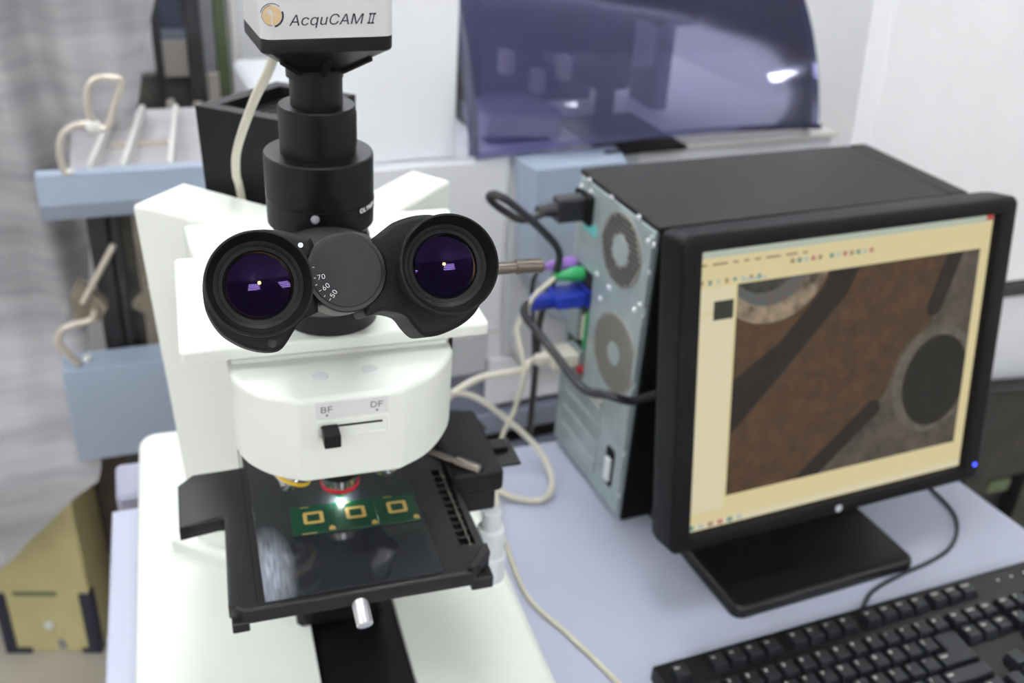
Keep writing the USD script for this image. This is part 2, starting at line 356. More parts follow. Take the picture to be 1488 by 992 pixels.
# ------------------------------------------------------------------ microscope
def microscope():
    t = T_('microscope', 'cream upright reflected light microscope with black binocular head and square black stage', 'microscope',
           MS.w((.03, .33, 0)), MS.d, off=(.03, .33, 0))
    A = t.add
    # base with a channel down the middle
    P = rrect(-.143, .190, .135, .627, .02, 6)
    b = tomani(prism(P, 0.004, .05, .010, .002)) - tomani(box(.001, .077, .10, .42, .038, .08))
    A('base', frommani(b), 'cream', smooth=40)
    A('base_insert', box(.0012, .0768, .1355, .4195, .036, .0425, .001), 'black2')
    for x in (-.11, .16):
        for y in (.17, .59): A('foot', tr(cyl(.015, 0, .006, 20), x, y), 'rubber')
    # V-shaped column: two wings running back at 45 degrees
    top = ccw([(.03, .303), (.0945, .372), (.152, .432), (.1259, .464), (.03, .366), (-.0658, .460), (-.104, .4177), (-.0511, .3731)])
    c = np.array([.025, .36]); bot = c + (top - c) * np.array([.86, .86])
    R = [(bot, .048), (top, .393)]
    for f_, z in ((.1, .3945), (.4, .3962), (1.0, .397)): R.append((inset(top, .0022 * f_), z))
    A('column', loft(R), 'cream', smooth=28)
    foot = c + (top - c) * np.array([1.05, 1.0])
    A('column_foot', prism(foot, .046, .066, .006), 'cream', smooth=40)
    # arm and its wider front plate
    A('arm', prism([(-.0625, .312), (.122, .312), (.137, .374), (-.0689, .3715)], .345, .3965, .004), 'cream', smooth=30)
    A('arm_rear', box(-.04, .10, .330, .42, .33, .39, .004), 'cream')
    A('arm_plate', prism(rrect(-.076, .1128, .1765, .310, .004, 4), .3885, .397, .0025, .001), 'cream', smooth=40)
    # illuminator: D-shaped body with a flat front panel
    def D(k, y0):
        L = [(-.0495, .1815 + y0)]; 
        q = np.array([(-.0495, .1760), (-.0465, .1660), (-.0395, .1548), (-.0290, .1445), (-.0121, .1352)]); R_ = np.array([(.0472, .1352), (.0640, .1445), (.0760, .1560), (.0850, .1690), (.0895, .1790)])
        return np.array([(-.0495, .245)] + [tuple(p) for p in spline(np.c_[q, np.zeros(5)], 6)[:, :2]] + [tuple(p) for p in spline(np.c_[R_, np.zeros(5)], 6)[:, :2]] + [(.0895, .245)])
    P = ccw(D(1, 0)); cc = np.array([.02, .2])
    low = cc + (P - cc) * np.array([.985, 1.0])
    rings = [(inset(low, .004), .3215), (inset(low, .0012), .3228), (low, .3255), (P, .3768)]
    for f_, z in ((.1, .3786), (.35, .3800), (.7, .3807), (1, .3810)): rings.append((inset(P, .0035 * f_), z))
    A('illuminator', loft(rings), 'cream', smooth=32)
    A('illuminator_ridge', box(-.047, .087, .1835, .240, .3805, .3845, .001), 'cream')
    for x, y in ((.0028, .160), (.0329, .1619)): A('plug', tr(cyl(.0050, .3800, .3815, 28, .0004), x, y), 'plug', label='round grey screw-hole plug')
    # front of the panel: y = .135 - work in (x, z) and push out to -y
    FX = basis((0, .1352, 0), (1, 0, 0), (0, 0, 1), (0, -1, 0))
    lab = A('panel_label', ap(prism(rrect(-.0036, .0392, .3666, .3783, .001), -.0004, .0006, .0002), FX), 'creamlabel', label='silver label strip lettered BF and DF')
    for s, x in (('BF', .0028), ('DF', .0322)):
        A('lettering', ap(tr(textm(s, .0040, .0002, sx=1.15, center=True), x, .3733, .0006), FX), 'greyink', parent=lab)
        A('index_dot', ap(tr(cyl(.0007, 0, .0002, 12), x, .3693, .0006), FX), 'greyink', parent=lab)
    fr = tomani(ap(prism(rrect(-.0036, .0396, .3527, .3655, .0012), -.0004, .0010, .0004), FX)) - tomani(ap(box(-.0018, .0378, .3542, .3640, .0003, .003), FX))
    A('slot_frame', frommani(fr), 'cream')
    A('slot', ap(box(-.001, .0355, .3603, .3617, 0, .0006, .0001), FX), 'deep', label='narrow black slider slot')
    A('slider_knob', ap(box(-.0007, .0091, .3535, .3628, .0004, .0125, .0007), FX), 'black2', label='square black slider knob')
    A('side_lever', cat(box(.090, .1075, .199, .201, .3775, .380), box(.0925, .0948, .199, .201, .3635, .380)), 'black2', label='small black L-shaped lever')
    A('filter_slide', box(.086, .0925, .215, .235, .30, .376, .002), 'cream')
    # nosepiece and objectives
    ax = np.array([.0170, .201])
    A('nosepiece', tr(lathe([(0, .296), (.027, .296), (.036, .303), (.038, .312), (.036, .322), (0, .322)], 48), ax[0] + .003, ax[1] + .012), 'black2')
    def objective(o, d, ring, L=.040):
        body = [(0, 0), (.0045, 0), (.0068, .004), (.0068, .0062), (.0120, .0085), (.0128, .010), (.0128, L - .006), (.0105, L - .004), (.0105, L), (0, L)]
        q = A('objective', along(lathe(body, 36), o, d), 'chrome')
        A('colour_ring', along(lathe([(.0122, .0105), (.01345, .0105), (.01345, .0128), (.0122, .0128)], 40), o, d), ring, parent=q, label='red' * (ring == 'red') + 'yellow' * (ring == 'yellow') + ' colour ring on the objective')
        A('grip', along(lathe([(.0125, L - .020), (.0134, L - .020), (.0134, L - .008), (.0125, L - .008)], 40), o, d), 'black2', parent=q)
    objective((ax[0] + .0015, ax[1] + .003, .2565), (0, 0, 1), 'red')
    objective((ax[0] - .0365, ax[1] - .009, .2775), (.42, .06, .9), 'yellow', .036)
    d = np.array([-.42, .06, .9]); A('objective', along(lathe([(0, 0), (.007, 0), (.009, .003), (.009, .03), (0, .03)], 32), (ax[0] + .0335, ax[1] - .012, .2835), d), 'chrome')
    # ---- stage
    So = ccw([(-.0606, .2040), (-.0632, .1205), (-.0545, .1125), (.0885, .1120), (.1050, .1265), (.1030, .290), (-.044, .292), (-.044, .2605), (-.0795, .2590), (-.0898, .2480), (-.0899, .2005), (-.0650, .2045)])
    well = box(-.0415, .0715, .1165, .285, .2475, .26)
    st = tomani(prism(So, .2390, .2500, .0022)) - tomani(well) - tomani(tr(cyl(.0155, .2, .3, 40), .0185, .1640)) - tomani(box(.0885, .0990, .138, .225, .2455, .26))
    sp = A('stage', frommani(st), 'stage', smooth=28)
    A('stage_groove', box(-.0462, -.0456, .118, .285, .2496, .2503), 'deep', parent=sp)
    A('front_lip', box(-.062, -.0515, .112, .122, .2325, .2405, .0008), 'stage', parent=sp)
    A('front_lip', box(.0905, .1055, .1155, .1345, .2300, .2400, .001), 'stage', parent=sp)
    A('corner_block', prism([(.0865, .1135), (.0915, .1125), (.1052, .1255), (.1055, .1340), (.1025, .1345)], .2495, .2535, .001), 'stage', parent=sp)
    A('left_rib', box(-.0625, -.0575, .118, .128, .2495, .2512, .0006), 'stage', parent=sp)
    A('stage_glass', box(-.0412, .0712, .1168, .2845, .2480, .2508, .0004), 'glass', parent=sp, label='clear glass insert plate with a painted bluish reflection')
    for k in range(11): A('rack_tooth', box(.0890, .0985, .1395 + k * .0078, .1413 + k * .0078, .2458, .2490, .0003), 'stage', parent=sp)
    A('rack_rail', box(.0945, .0960, .138, .224, .2490, .2508, .0004), 'steel', parent=sp)
    A('well_plate', frommani(tomani(box(-.0412, .0712, .1168, .2845, .2472, .2478)) - tomani(tr(cyl(.0150, .2, .3, 40), .0185, .1640))), 'stagedark', parent=sp)
    A('well_floor', tr(cyl(.0165, .225, .232, 36), .0185, .164), 'deep', parent=sp)
    A('stage_support', box(-.03, .085, .20, .345, .195, .2392, .004), 'black2')
    A('stage_column', box(-.01, .065, .29, .34, .0485, .21, .004), 'black2')
    # stage drive on the right, with the specimen guide
    A('drive_block', rbox(.0985, .138, .200, .285, .2405, .2600, .004), 'black')
    A('drive_bracket', box(.106, .133, .203, .240, .222, .246, .002), 'black2')
    A('guide_plate', box(.136, .1590, .2235, .258, .2440, .2470, .0008), 'stage')
    A('guide_slide', rbox(.136, .154, .2400, .2520, .2465, .2520, .002), 'black2')
    A('clamp_lever', cat(along(cyl(.0028, 0, .030, 14), (.0830, .2300, .266), (.80, -.55, -.14)), along(cyl(.0047, .026, .046, 16, .0006), (.0830, .2300, .266), (.80, -.55, -.14))), 'steel', label='short steel clamp lever')
    A('drive_knob', tr(lathe([(0, .16), (.0118, .16), (.0124, .162), (.0124, .183), (.0108, .184), (.0108, .2065), (.0100, .208), (.0072, .209), (.0072, .224), (0, .224)], 36), .130, .2005), 'plug', label='white stepped stage drive knob')
    A('focus_shaft', along(cyl(.0052, -.008, .0135, 28, .0008), (.0164, .1120, .2385), (.05, -.86, -.44)), 'alu', label='short silver shaft under the stage front')
    # ---- binocular head
    e = np.array([0, -math.cos(math.radians(30)), math.sin(math.radians(30))]); X = np.array([1., 0, 0]); W = np.cross(e, X)
    mid = np.array([0, 0, .5238])
    def HP(back, dx=0, dw=0): return basis(mid - back * e + dx * X + dw * W, X, W, e)   # plane across the tubes, z towards the eye
    A('head_mount', tr(cyl(.0290, .3965, .420, 48, .001), .0165, .2065), 'black2')
    hub_back = ap(cyl(.0165, -.030, -.026, 36), HP(.030, -.0003, .0031))
    hb = m3.Manifold.batch_hull([tomani(tr(cyl(.0300, .412, .447, 40), .0135, .205)), tomani(ap(cyl(.0165, -.012, -.006, 36), HP(.030, -.0003, .0031)))])
    A('head_body', frommani(hb), 'black', smooth=40)
    def house(cx, outline):
        P = ccw(outline); m = prism(P, -.034, 0, .0028)
        return ap(m, HP(.031))
    Lo = [(-.0130, -.0125), (-.0212, -.0166), (-.0270, -.0238), (-.0300, -.0268), (-.0335, -.0276), (-.0400, -.0262), (-.0470, -.0228), (-.0540, -.0165), (-.0585, -.006), (-.0580, .006), (-.0530, .0160), (-.0440, .0222), (-.0340, .0240), (-.0240, .0226), (-.0165, .0200), (-.0120, .0160)]
    Ro = [(.0130, .0172), (.0175, .0198), (.0226, .0232), (.0320, .0256), (.0420, .0252), (.0520, .0205), (.0590, .012), (.0618, .001), (.0605, -.010), (.0560, -.0182), (.0490, -.0235), (.0400, -.0268), (.0340, -.0276), (.0305, -.0266), (.0270, -.0225), (.0231, -.0171), (.0143, -.0145), (.0060, -.0140)]
    def smo(P): return spline(np.c_[np.vstack([P, P[:1]]), np.zeros(len(P) + 1)], 4)[:-1, :2]
    for nm, o in (('left', Lo), ('right', Ro)): A('prism_house', house(0, smo(np.array(o))), 'black', smooth=40)
    A('house_screw', ap(cyl(.0019, 0, .0006, 16), HP(.031, -.0335, -.0238)), 'black2')
    A('index_mark', ap(cyl(.0011, 0, .0005, 16), HP(.031, -.0178, .0160)), 'whitepaint', label='white index dot')
    hub = A('hinge_hub', ap(lathe([(0, -.03), (.0172, -.03), (.0172, .0015), (.0166, .0024), (.0154, .0024), (.0154, .0020), (0, .0020)], 64), HP(.0295, -.0003, .0031)), 'black2')
    A('dial_disc', ap(cyl(.0150, .0018, .0028, 64, .0003), HP(.0295, -.0003, .0031)), 'dial', parent=hub, label='round grey dial disc with distance scale')
    for deg, tx in ((168, None), (187, '70'), (199, None), (211, '60'), (223, None), (234, '50')):
        a = math.radians(deg); Pd = HP(.0295 - .0028, -.0003, .0031); q = np.eye(4)
        rot = trimesh.transformations.rotation_matrix(a + math.pi, (0, 0, 1))
        L = .0012 if tx else .0009
        A('scale_tick', ap(ap(box(-.0143, -.0143 + L, -.00011, .00011, 0, .00012), rot), Pd), 'whitepaint', parent=hub)
        if tx:
            g = tr(textm(tx, .0020, .00012, center=True), -.0108, 0, 0)
            A('scale_number', ap(ap(g, rot), Pd), 'whitepaint', parent=hub)
    cup = [(.0152, -.034), (.0166, -.030), (.0166, -.026), (.0172, -.0255), (.0176, -.022), (.0178, -.0165), (.0190, -.0085), (.0202, -.0025), (.0207, -.0006), (.0205, .0004), (.0198, .0006), (.0190, -.0008), (.0180, -.0045), (.0174, -.0068), (.0172, -.0072), (.0158, -.0078), (.0154, -.0084), (.0150, -.0086), (.0146, -.0087), (.0138, -.0090), (.0134, -.0098), (.0132, -.0112), (.0128, -.0150), (0, -.0150)]
    rl = .0129; lensp = [(0, -.0145), (rl, -.0145)] + [(rl * q, -.0132 + .0022 * q * q) for q in np.linspace(1, 0, 14)]
    for dx, dw in ((-.0376, -.0009), (.0380, .0009)):
        A('eyecup', ap(lathe(cup, 72), HP(0, dx, dw)), 'rubber', smooth=40)
        ln = A('eyepiece_lens', ap(lathe(lensp, 56), HP(0, dx, dw)), 'lens', smooth=60, label='dark violet coated eyepiece lens')
        A('lens_ring', ap(lathe([(.0124, -.0108), (.0133, -.0098), (.0135, -.0093), (.0131, -.0090), (.0125, -.0100)], 56), HP(0, dx, dw)), 'ringmetal', parent=ln)
        A('exit_pupil', ap(tr(cyl(.0007, -.0137, -.0130, 14), .0006, .0012, 0), HP(0, dx, dw)), 'glint', parent=ln, label='tiny orange point of light')
    A('selector_rod', cat(along(cyl(.0036, 0, .080, 18), (.046, .130, .4574), (1, 0, 0)), along(cyl(.0044, .065, .0815, 18, .0006), (.046, .130, .4574), (1, 0, 0))), 'steel', label='brown steel light path selector rod')
    # ---- trinocular tube and adapter
    tx, ty = .0125, .205
    A('photo_tube', tr(lathe([(0, .440), (.0284, .440), (.0288, .4415), (.0288, .4535), (.0280, .4545), (.0280, .468), (0, .468)], 64), tx, ty), 'black2')
    A('photo_tube_ring', tr(lathe([(0, .4610), (.0292, .4610), (.0312, .4635), (.0314, .4785), (.0309, .4788), (.0309, .4792), (.0314, .4796), (.0314, .5045), (.0308, .5055), (.0225, .5055), (0, .5055)], 64), tx, ty), 'black2', smooth=30)
    A('adapter_ring', tr(lathe([(0, .505), (.0218, .505), (.0218, .5315), (.0212, .5328), (.0155, .5328), (0, .5328)], 64), tx, ty), 'black2', smooth=30)
    A('adapter_neck', tr(cyl(.0147, .532, .5490, 56, .0006), tx, ty), 'black2')
    sc = along(lathe([(0, -.003), (.0022, -.003), (.0025, .0012), (.0018, .0024), (.0007, .0025), (.0006, .0016), (0, .0016)], 20), (tx - .0070, ty - .0305, .4755), (-.23, -1, 0))
    A('set_screw', sc, 'alu', label='bright steel set screw')
    # label with maker's lettering on the right of the ring, bent round it
    def wrap(m, r, phi0, z0):
        v = m.vertices.copy(); a = phi0 + v[:, 0] / r; rr = r + v[:, 2]
        m = m.copy(); m.vertices = np.c_[tx + rr * np.sin(a), ty - rr * np.cos(a), z0 + v[:, 1]]; return m
    strip = box(0, .024, -.0032, .0032, 0, .0003); 
    for _ in range(3): strip = strip.subdivide()
    A('maker_label', wrap(strip, .0314, .62, .4765), 'black2')
    A('lettering', wrap(textm('OLYMPUS', .0026, .00015, sx=1.25, bold=True), .0318, .64, .4752), 'whitepaint')
    s2 = box(0, .010, -.009, .009, 0, .0003)
    for _ in range(3): s2 = s2.subdivide()
    A('adapter_label', wrap(s2, .0219, 1.05, .5195), 'dial')
    # ---- lamp house behind, between the wings (square, turned 45 degrees, tapering down, open louvred top)
    q = ccw(np.array([(-.0511, .4611), (.0093, .4137), (.0800, .4800), (.0196, .5276)])); cq = q.mean(0)
    o, i = [(cq + (q - cq) * .90, .25), (q, .46)], inset(q, .012)
    lh = tomani(loft(o)) - tomani(loft([(i, .440), (i, .48)]))
    lp = A('lamp_house', frommani(lh), 'black', label='black square lamp housing with an open top')
    for k in range(7):
        f0 = .1 + .8 * k / 6; a, b = i[0] + (i[1] - i[0]) * f0, i[3] + (i[2] - i[3]) * f0
        dd = (b - a) / np.linalg.norm(b - a); nn = np.array([-dd[1], dd[0]])
        A('louvre', prism([a + nn * .0012, a - nn * .0012, b - nn * .0012, b + nn * .0012], .4395, .450), 'pcblack', parent=lp)
    A('lamp_neck', along(cyl(.022, 0, .07, 28), (.03, .36, .32), (-.05, 1, 0)), 'black2')
    return t
microscope()
# the objective's own beam on the board
sp = UsdLux.DiskLight.Define(stage, '/World/objective_lamp')
sp.CreateRadiusAttr(.0016); sp.CreateIntensityAttr(900); sp.CreateColorAttr(Gf.Vec3f(.85, 1, .95))
q = MS.w((.0185, .204, .2556)); sp.AddTranslateOp().Set(Gf.Vec3d(*q.tolist()))
tag(sp.GetPrim(), 'small round beam of the objective on the green board', 'light')

# ------------------------------------------------------------------ camera on top
def cam_thing():
    F = Fr(MS.w((.0120, .205, .5485)), 24.8)
    t = T_('microscope_camera', 'silver and black digital camera lettered AcquCAM II on the microscope tube', 'camera', F.o, F.d)
    h = .0385
    A = t.add
    S = rrect(-.0345, .0345, -h, .019, .006, 6)
    A('housing', prism(S, .0290, .110, .003), 'silver', smooth=40)
    k = .0158
    R = [(S * .98, .0255), (S, .0252), (S, .0190), (S * .985, .0180)]
    neck = circ(0, 0, .019, len(S), 0, 360); 
    ang = np.degrees(np.arctan2(S[:, 1], S[:, 0])); N = np.c_[.0175 * np.cos(np.radians(ang)), .0185 * np.sin(np.radians(ang)) - .002]
    A('lower_cap', loft(list(reversed([(S * .985, .0292), (S, .0287), (S, .0225), (S * .985, .0214), (N, .0062), (N, .0050)]))), 'black2', smooth=30)
    def rib(x, w):
        a = np.array([x, -.0379, .0214]); k = np.hypot(a[0], a[1]); b = np.array([a[0] / k * .0175, a[1] / k * .0185 - .002, .0060]); d = b - a; p = a + d * .32
        A('cap_rib', along(box(-w, w, -.0012, .0012, 0, np.linalg.norm(d) * .66, .0003), p + np.array([0, .0004, 0]), d), 'deep')
    rib(-.0300, .0018); rib(.0300, .0018); rib(0.0008, .0026)
    A('cap_screw', along(cyl(.0010, 0, .001, 12), (.0005, -.0235, .0075), (0, -1, 0)), 'chrome')
    A('mount_ring', lathe([(0, .0002), (.0158, .0002), (.0158, .0045), (.0150, .0055), (0, .0055)], 48), 'black2')
    FX = basis((0, -h, 0), (1, 0, 0), (0, 0, 1), (0, -1, 0))
    tz = .0385
    def fitted(s_, x0, x1, h_, bold=False):
        m_ = textm(s_, h_, .0002, shear=0, bold=bold); w0 = m_.bounds[1][0] - m_.bounds[0][0]; m_.apply_translation((-m_.bounds[0][0], 0, 0))
        Q = np.eye(4); Q[0, 0] = (x1 - x0) / w0; m_.apply_transform(Q); Q = np.eye(4); Q[0, 1] = .25; m_.apply_transform(Q); return tr(m_, x0, tz - .0028, 0)
    A('lettering', ap(fitted('AcquCAM', -.0204, .0168, .0052), FX), 'ink', label='dark lettering AcquCAM')
    A('lettering', ap(fitted('II', .0196, .0232, .0052, True), FX), 'ink', label='dark numeral II after the name')
    cx, cz = -.0288, .0408
    ring = sg.Polygon(circ(cx, cz, .0047, 48)); cr = sg.box(cx - .0004, cz - .0048, cx + .0004, cz + .002).union(sg.box(cx - .0032, cz + .0002, cx + .003, cz + .0008)).union(sg.Point(cx - .001, cz + .002).buffer(.0011))
    ds = ring.difference(cr)
    for g in getattr(ds, 'geoms', [ds]): A('logo_disc', ap(trimesh.creation.extrude_polygon(g, .0002, engine='earcut'), FX), 'tan')
    def arc(r0, r1, a, b):
        P = np.vstack([circ(cx, cz, r1, 24, a, b, True), circ(cx, cz, r0, 24, a, b, True)[::-1]]); return ap(prism(P, 0, .0002), FX)
    A('logo_arc', arc(.0050, .0059, -78, 20), 'ink'); A('logo_arc', arc(.0048, .0050, 95, 270), 'ink'); A('logo_arc', arc(.0056, .0059, 45, 165), 'ink')
cam_thing()
pts = [MS.w(q) for q in [(.004, .235, .585), (-.004, .250, .556), (-.0072, .262, .5395), (-.0165, .300, .5065), (-.0263, .345, .4620), (-.0268, .385, .4290), (-.0235, .424, .4040), (-.020, .4275, .370), (-.014, .428, .33)]]
pts[0] = MS.w((.004, .2475, .575))
solo('camera_cable', tube(pts, .0031, 10), 'beige2', 'cream cable hanging from the back of the silver camera past the black lamp housing', 'cable')

# ------------------------------------------------------------------ circuit boards on the stage glass
def boards():
    o = MS.w((-.0175, .186, .2510)); t = T_('circuit_board', 'strip of three joined green circuit boards with square gold pads on the stage glass', 'circuit board', o, MS.d - 1.5, off=(0, 0, 0))
    w = .0285
    for k in range(3):
        x = k * (w + .0003)
        b = t.add('board', box(x, x + w, -.0140, .0160, 0, .0010, .0002), 'pcb')
        cx, cy = x + .0150, .0025
        P = sg.Polygon(rrect(cx - .0068, cx + .0068, cy - .0062, cy + .0062, .0015)).difference(sg.Polygon(rrect(cx - .0043, cx + .0043, cy - .0038, cy + .0038, .0006)))
        t.add('gold_pad', tr(trimesh.creation.extrude_polygon(P, .00012, engine='earcut'), 0, 0, .0010), 'gold', parent=b)
        t.add('corner_pad', prism([(x + w - .0042, -.0125), (x + w - .0002, -.0125), (x + w - .0002, -.0100), (x + w - .0022, -.0078), (x + w - .0042, -.0095)], .0010, .00112), 'gold', parent=b)
        if k == 0: t.add('edge_mark', box(x + .006, x + .016, -.0138, -.0132, .0010, .00112), 'gold', parent=b)
        t.add('edge_mark', box(x + .007, x + .013, .0142, .0147, .0010, .0011), 'gold', parent=b)
boards()

# ------------------------------------------------------------------ computer tower
def tower():
    t = T_('computer_tower', 'black desktop computer tower showing its grey steel back with two fan grilles', 'computer', PC.w((.18, .082, 0)), PC.d, off=(.18, .082, 0))
    A = t.add; D, Wd, H = .352, .1655, .3476
    A('case', cat(box(.006, D, .003, Wd - .003, .006, H - .004, .001), box(.001, D, -.0005, Wd + .0005, H - .006, H, .0012)), 'pcblack')
    A('side_panel', box(.004, D, -.001, .004, .003, H - .005, .0008), 'pcside')
    A('side_panel', box(.004, D, Wd - .004, Wd + .001, .003, H - .005, .0008), 'pcside')
    A('front_bezel', rbox(D, D + .03, -.003, Wd + .003, .004, H + .001, .006), 'pcblack')
    for x in (.03, .32):
        for y in (.02, .145): A('foot', tr(cyl(.011, 0, .007, 16), x, y), 'rubber')
    FX = basis((0, 0, 0), (0, -1, 0), (0, 0, 1), (-1, 0, 0))       # (y mirrored, z) plane facing out of the back
    def on(m): return ap(m, FX)
    pl = tomani(on(box(-Wd + .003, -.003, .005, H - .006, -.006, 0.0, .0006)))
    pl -= tomani(on(box(-.158, -.112, .118, .247, -.05, .01)))
    rp = A('rear_panel', frommani(pl), 'galv')
    A('port_recess', on(box(-.157, -.113, .119, .246, -.0058, -.004)), 'darkpost', parent=rp)
    def grille(cy, cz, rx, rz, n, hubr, mm, hr):
        pid = A('fan_grille', on(prism(np.c_[-cy + rx * np.cos(np.linspace(0, 2 * np.pi, 48, endpoint=False)), cz + rz * np.sin(np.linspace(0, 2 * np.pi, 48, endpoint=False))], -.0005, .0014, .0005)), mm)
        hs = []; s = n
        for j in range(-14, 15):
            for i_ in range(-14, 15):
                x = (i_ + .5 * (j % 2)) * s; z = j * s * .866
                r = math.hypot(x / (rx - .003), z / (rz - .003))
                if r < 1 and math.hypot(x, z) > hubr: hs.append(on(tr(cyl(hr, .0012, .0017, 6), x - cy, z + cz)))
        A('vent_holes', cat(*hs), 'hole', parent=pid, kind='stuff', smooth=False)
        A('fan_hub', on(tr(cyl(hubr * .95, .001, .0020, 28, .0003), -cy, cz)), 'galv', parent=pid)
    grille(.061, .2985, .0405, .0385, .0062, .0165, 'mesh', .0026)
    grille(.0500, .186, .0450, .0440, .0040, .0135, 'mesh2', .0011)
    A('sticker', on(prism(rrect(-.146, -.115, .2880, .3010, .003), 0, .0004)), 'cyan', label='pale cyan sticker')
    A('power_socket', on(box(-.162, -.126, .2975, .3290, -.001, .006, .0015)), 'deep')
    for y, z in ((.1408, .3430), (.1365, .3320), (.0913, .3425), (.0356, .3435), (.0132, .3281), (.0035, .3290), (.0045, .3002), (.077, .2494), (.0139, .2606), (.0225, .2502), (.0058, .2449), (.004, .0356), (.105, .2520), (.0925, .2290), (.158, .3300), (.159, .312)):
        A('screw', on(tr(lathe([(0, 0), (.0034, 0), (.0034, .0010), (.0022, .0024), (0, .0028)], 14), -y, z)), 'alu')
    # ports in the recess
    for (y0, y1, z0, z1, mm, nm) in ((.118, .150, .205, .224, 'blue', 'video_port'), (.1195, .1485, .128, .150, 'galv', 'serial_port'), (.118, .1265, .165, .195, 'beige', 'network_port'), (.133, .155, .158, .196, 'galv', 'usb_port'), (.1145, .1185, .155, .200, 'green', 'audio_port')):
        A(nm, on(box(-y1, -y0, z0, z1, -.0045, .0015, .0005)), mm)
    A('audio_jack', on(tr(cyl(.0045, -.004, .003, 16), -.119, .1275)), 'red', label='red audio jack')
    for k in range(4): A('slot_cover', on(box(-.150, -.062, .022 + k * .0235, .040 + k * .0235, -.001, .0024, .0009)), 'galv2')
    A('latch_recess', on(prism(rrect(-.0405, -.0230, .030, .078, .004), 0, .0008)), 'deep')
    A('latch', on(rbox(-.0370, -.0265, .036, .066, .0002, .0045, .0018)), 'whitepaint', label='white plastic latch')
    A('bracket', on(box(-.096, -.060, .112, .119, -.001, .0035, .001)), 'beigepanel')
    A('flange', on(box(-.162, -.156, .01, .120, -.001, .003, .0008)), 'galv2')
    A('flange', cat(*[on(box(-.0085, -.0030, .01 + k * .084, .085 + k * .084, -.001, .003, .0008)) for k in range(4)]), 'galv2')
tower()

# ------------------------------------------------------------------ plugs and cables behind the tower
def pcw(*L): return [PC.w(q) for q in L]
def cabled(name, label, pts, r, m, plugs=(), off=None):
    o = np.array(pts[len(pts) // 2], float); o = np.array([o[0], o[1], min(p[2] for p in pts)])
    t = T_(name, label, 'cable', o, 0, off=o)
    t.add('cord', tube(pts, r, 10), m)
    for nm, mesh, mm in plugs: t.add(nm, mesh, mm)
PB = lambda m: PC.mesh(m)
cabled('power_cable', 'black power cable looping out of the top of the tower back', [np.array(p) for p in
    [[.0255, .9665, .3128], [.010, .960, .3075], [-.002, .955, .3085], [-.012, .952, .3145], [-.025, .946, .325], [-.0315, .940, .334], [-.0305, .932, .341], [-.024, .928, .3425], [-.008, .933, .3320], [.022, .944, .303], [.042, .956, .276], [.043, .972, .245], [.036, .988, .209], [.030, .995, .171], [.030, 1.01, .12], [.03, 1.03, .05], [.03, 1.05, -.03]]], .0042, 'cable',
    [('plug', PB(along(prism(rrect(-.0135, .0135, -.0100, .0100, .004), 0, .030, .003), (-.006, .1440, .3133), (-1, 0, 0))), 'cable'),
     ('strain_relief', PB(along(lathe([(0, 0), (.0085, 0), (.0055, .022), (0, .022)], 16), (-.035, .1440, .3133), (-1, 0, 0))), 'cable')])
cabled('video_cable', 'black monitor cable with blue plug swinging from the tower back behind the monitor', [np.array(p) for p in
    [[.0195, .9565, .2140], [.012, .952, .211], [.012, .946, .202], [.026, .935, .190], [.046, .905, .180], [.075, .860, .168], [.097, .833, .179], [.122, .836, .172], [.152, .848, .176], [.200, .872, .182], [.250, .880, .180], [.290, .884, .170]]], .0046, 'cable',
    [('plug_shell', PB(rbox(-.036, -.002, .119, .149, .2060, .2225, .003)), 'blue'), ('plug_neck', PB(rbox(-.060, -.034, .126, .142, .2085, .2200, .003)), 'blue'),
     ('thumb_screw', PB(along(cyl(.0042, 0, .045, 12, .001), (-.006, .150, .1975), (-1, 0, 0))), 'blue')])
cabled('mouse_cable', 'thin beige cable with green plug running down beside the microscope base', [np.array(p) for p in
    [[.0415, .9655, .2400], [.036, .961, .236], [.020, .954, .2205], [.0085, .948, .194], [.0055, .944, .181], [.015, .914, .151], [.009, .916, .106], [-.005, .914, .06], [-.007, .904, .02], [-.002, .852, .0045], [.012, .792, .003], [.033, .731, .0028], [.074, .683, .0028], [.118, .628, .0028], [.128, .610, .0028], [.140, .594, .0028]]], .0025, 'beige',
    [('plug', PB(along(lathe([(0, 0), (.0078, 0), (.0082, .003), (.0082, .012), (.0068, .016), (.0050, .026), (.0034, .034), (0, .034)], 24), (-.002, .1335, .2405), (-1, 0, 0))), 'green')])
cabled('keyboard_plug_cable', 'black cable with purple plug beside the green plug on the tower back', [np.array(p) for p in
    [[.0310, .9840, .2430], [.022, .981, .238], [.018, .984, .215], [.022, .980, .18], [.026, .993, .13], [.03, 1.02, .06], [.03, 1.05, -.05]]], .0026, 'cable',
    [('plug', PB(along(lathe([(0, 0), (.0072, 0), (.0076, .003), (.0076, .012), (.0060, .016), (.0048, .030), (.0032, .036), (0, .036)], 24), (-.002, .1540, .2435), (-1, 0, 0))), 'purple')])
cabled('serial_cable', 'thick ivory cable with flat plug in the lower port of the tower back', [np.array(p) for p in
    [[.0290, .9615, .1385], [.020, .956, .138], [.014, .941, .137], [-.032, .969, .107], [-.062, .963, .088], [-.085, .968, .062], [-.105, .975, .058]]], .0042, 'beige2',
    [('plug', PB(rbox(-.034, -.002, .119, .150, .1300, .1470, .003)), 'beige2'), ('plug_neck', PB(rbox(-.050, -.032, .128, .142, .1320, .1450, .004)), 'beige2')])
solo('coiled_cable', tube([np.array(p) for p in [[-.100, .960, .075], [-.072, .955, .092], [-.038, .969, .08], [.003, .969, .05], [.041, .949, .024], [.056, .915, .008], [.046, .885, .005], [.015, .884, .005], [-.010, .892, .012], [-.032, .900, .022], [-.045, .905, .028]]], .0036, 10), 'beige2', 'ivory cable curling in a wide loop on the desk behind the stage', 'cable')
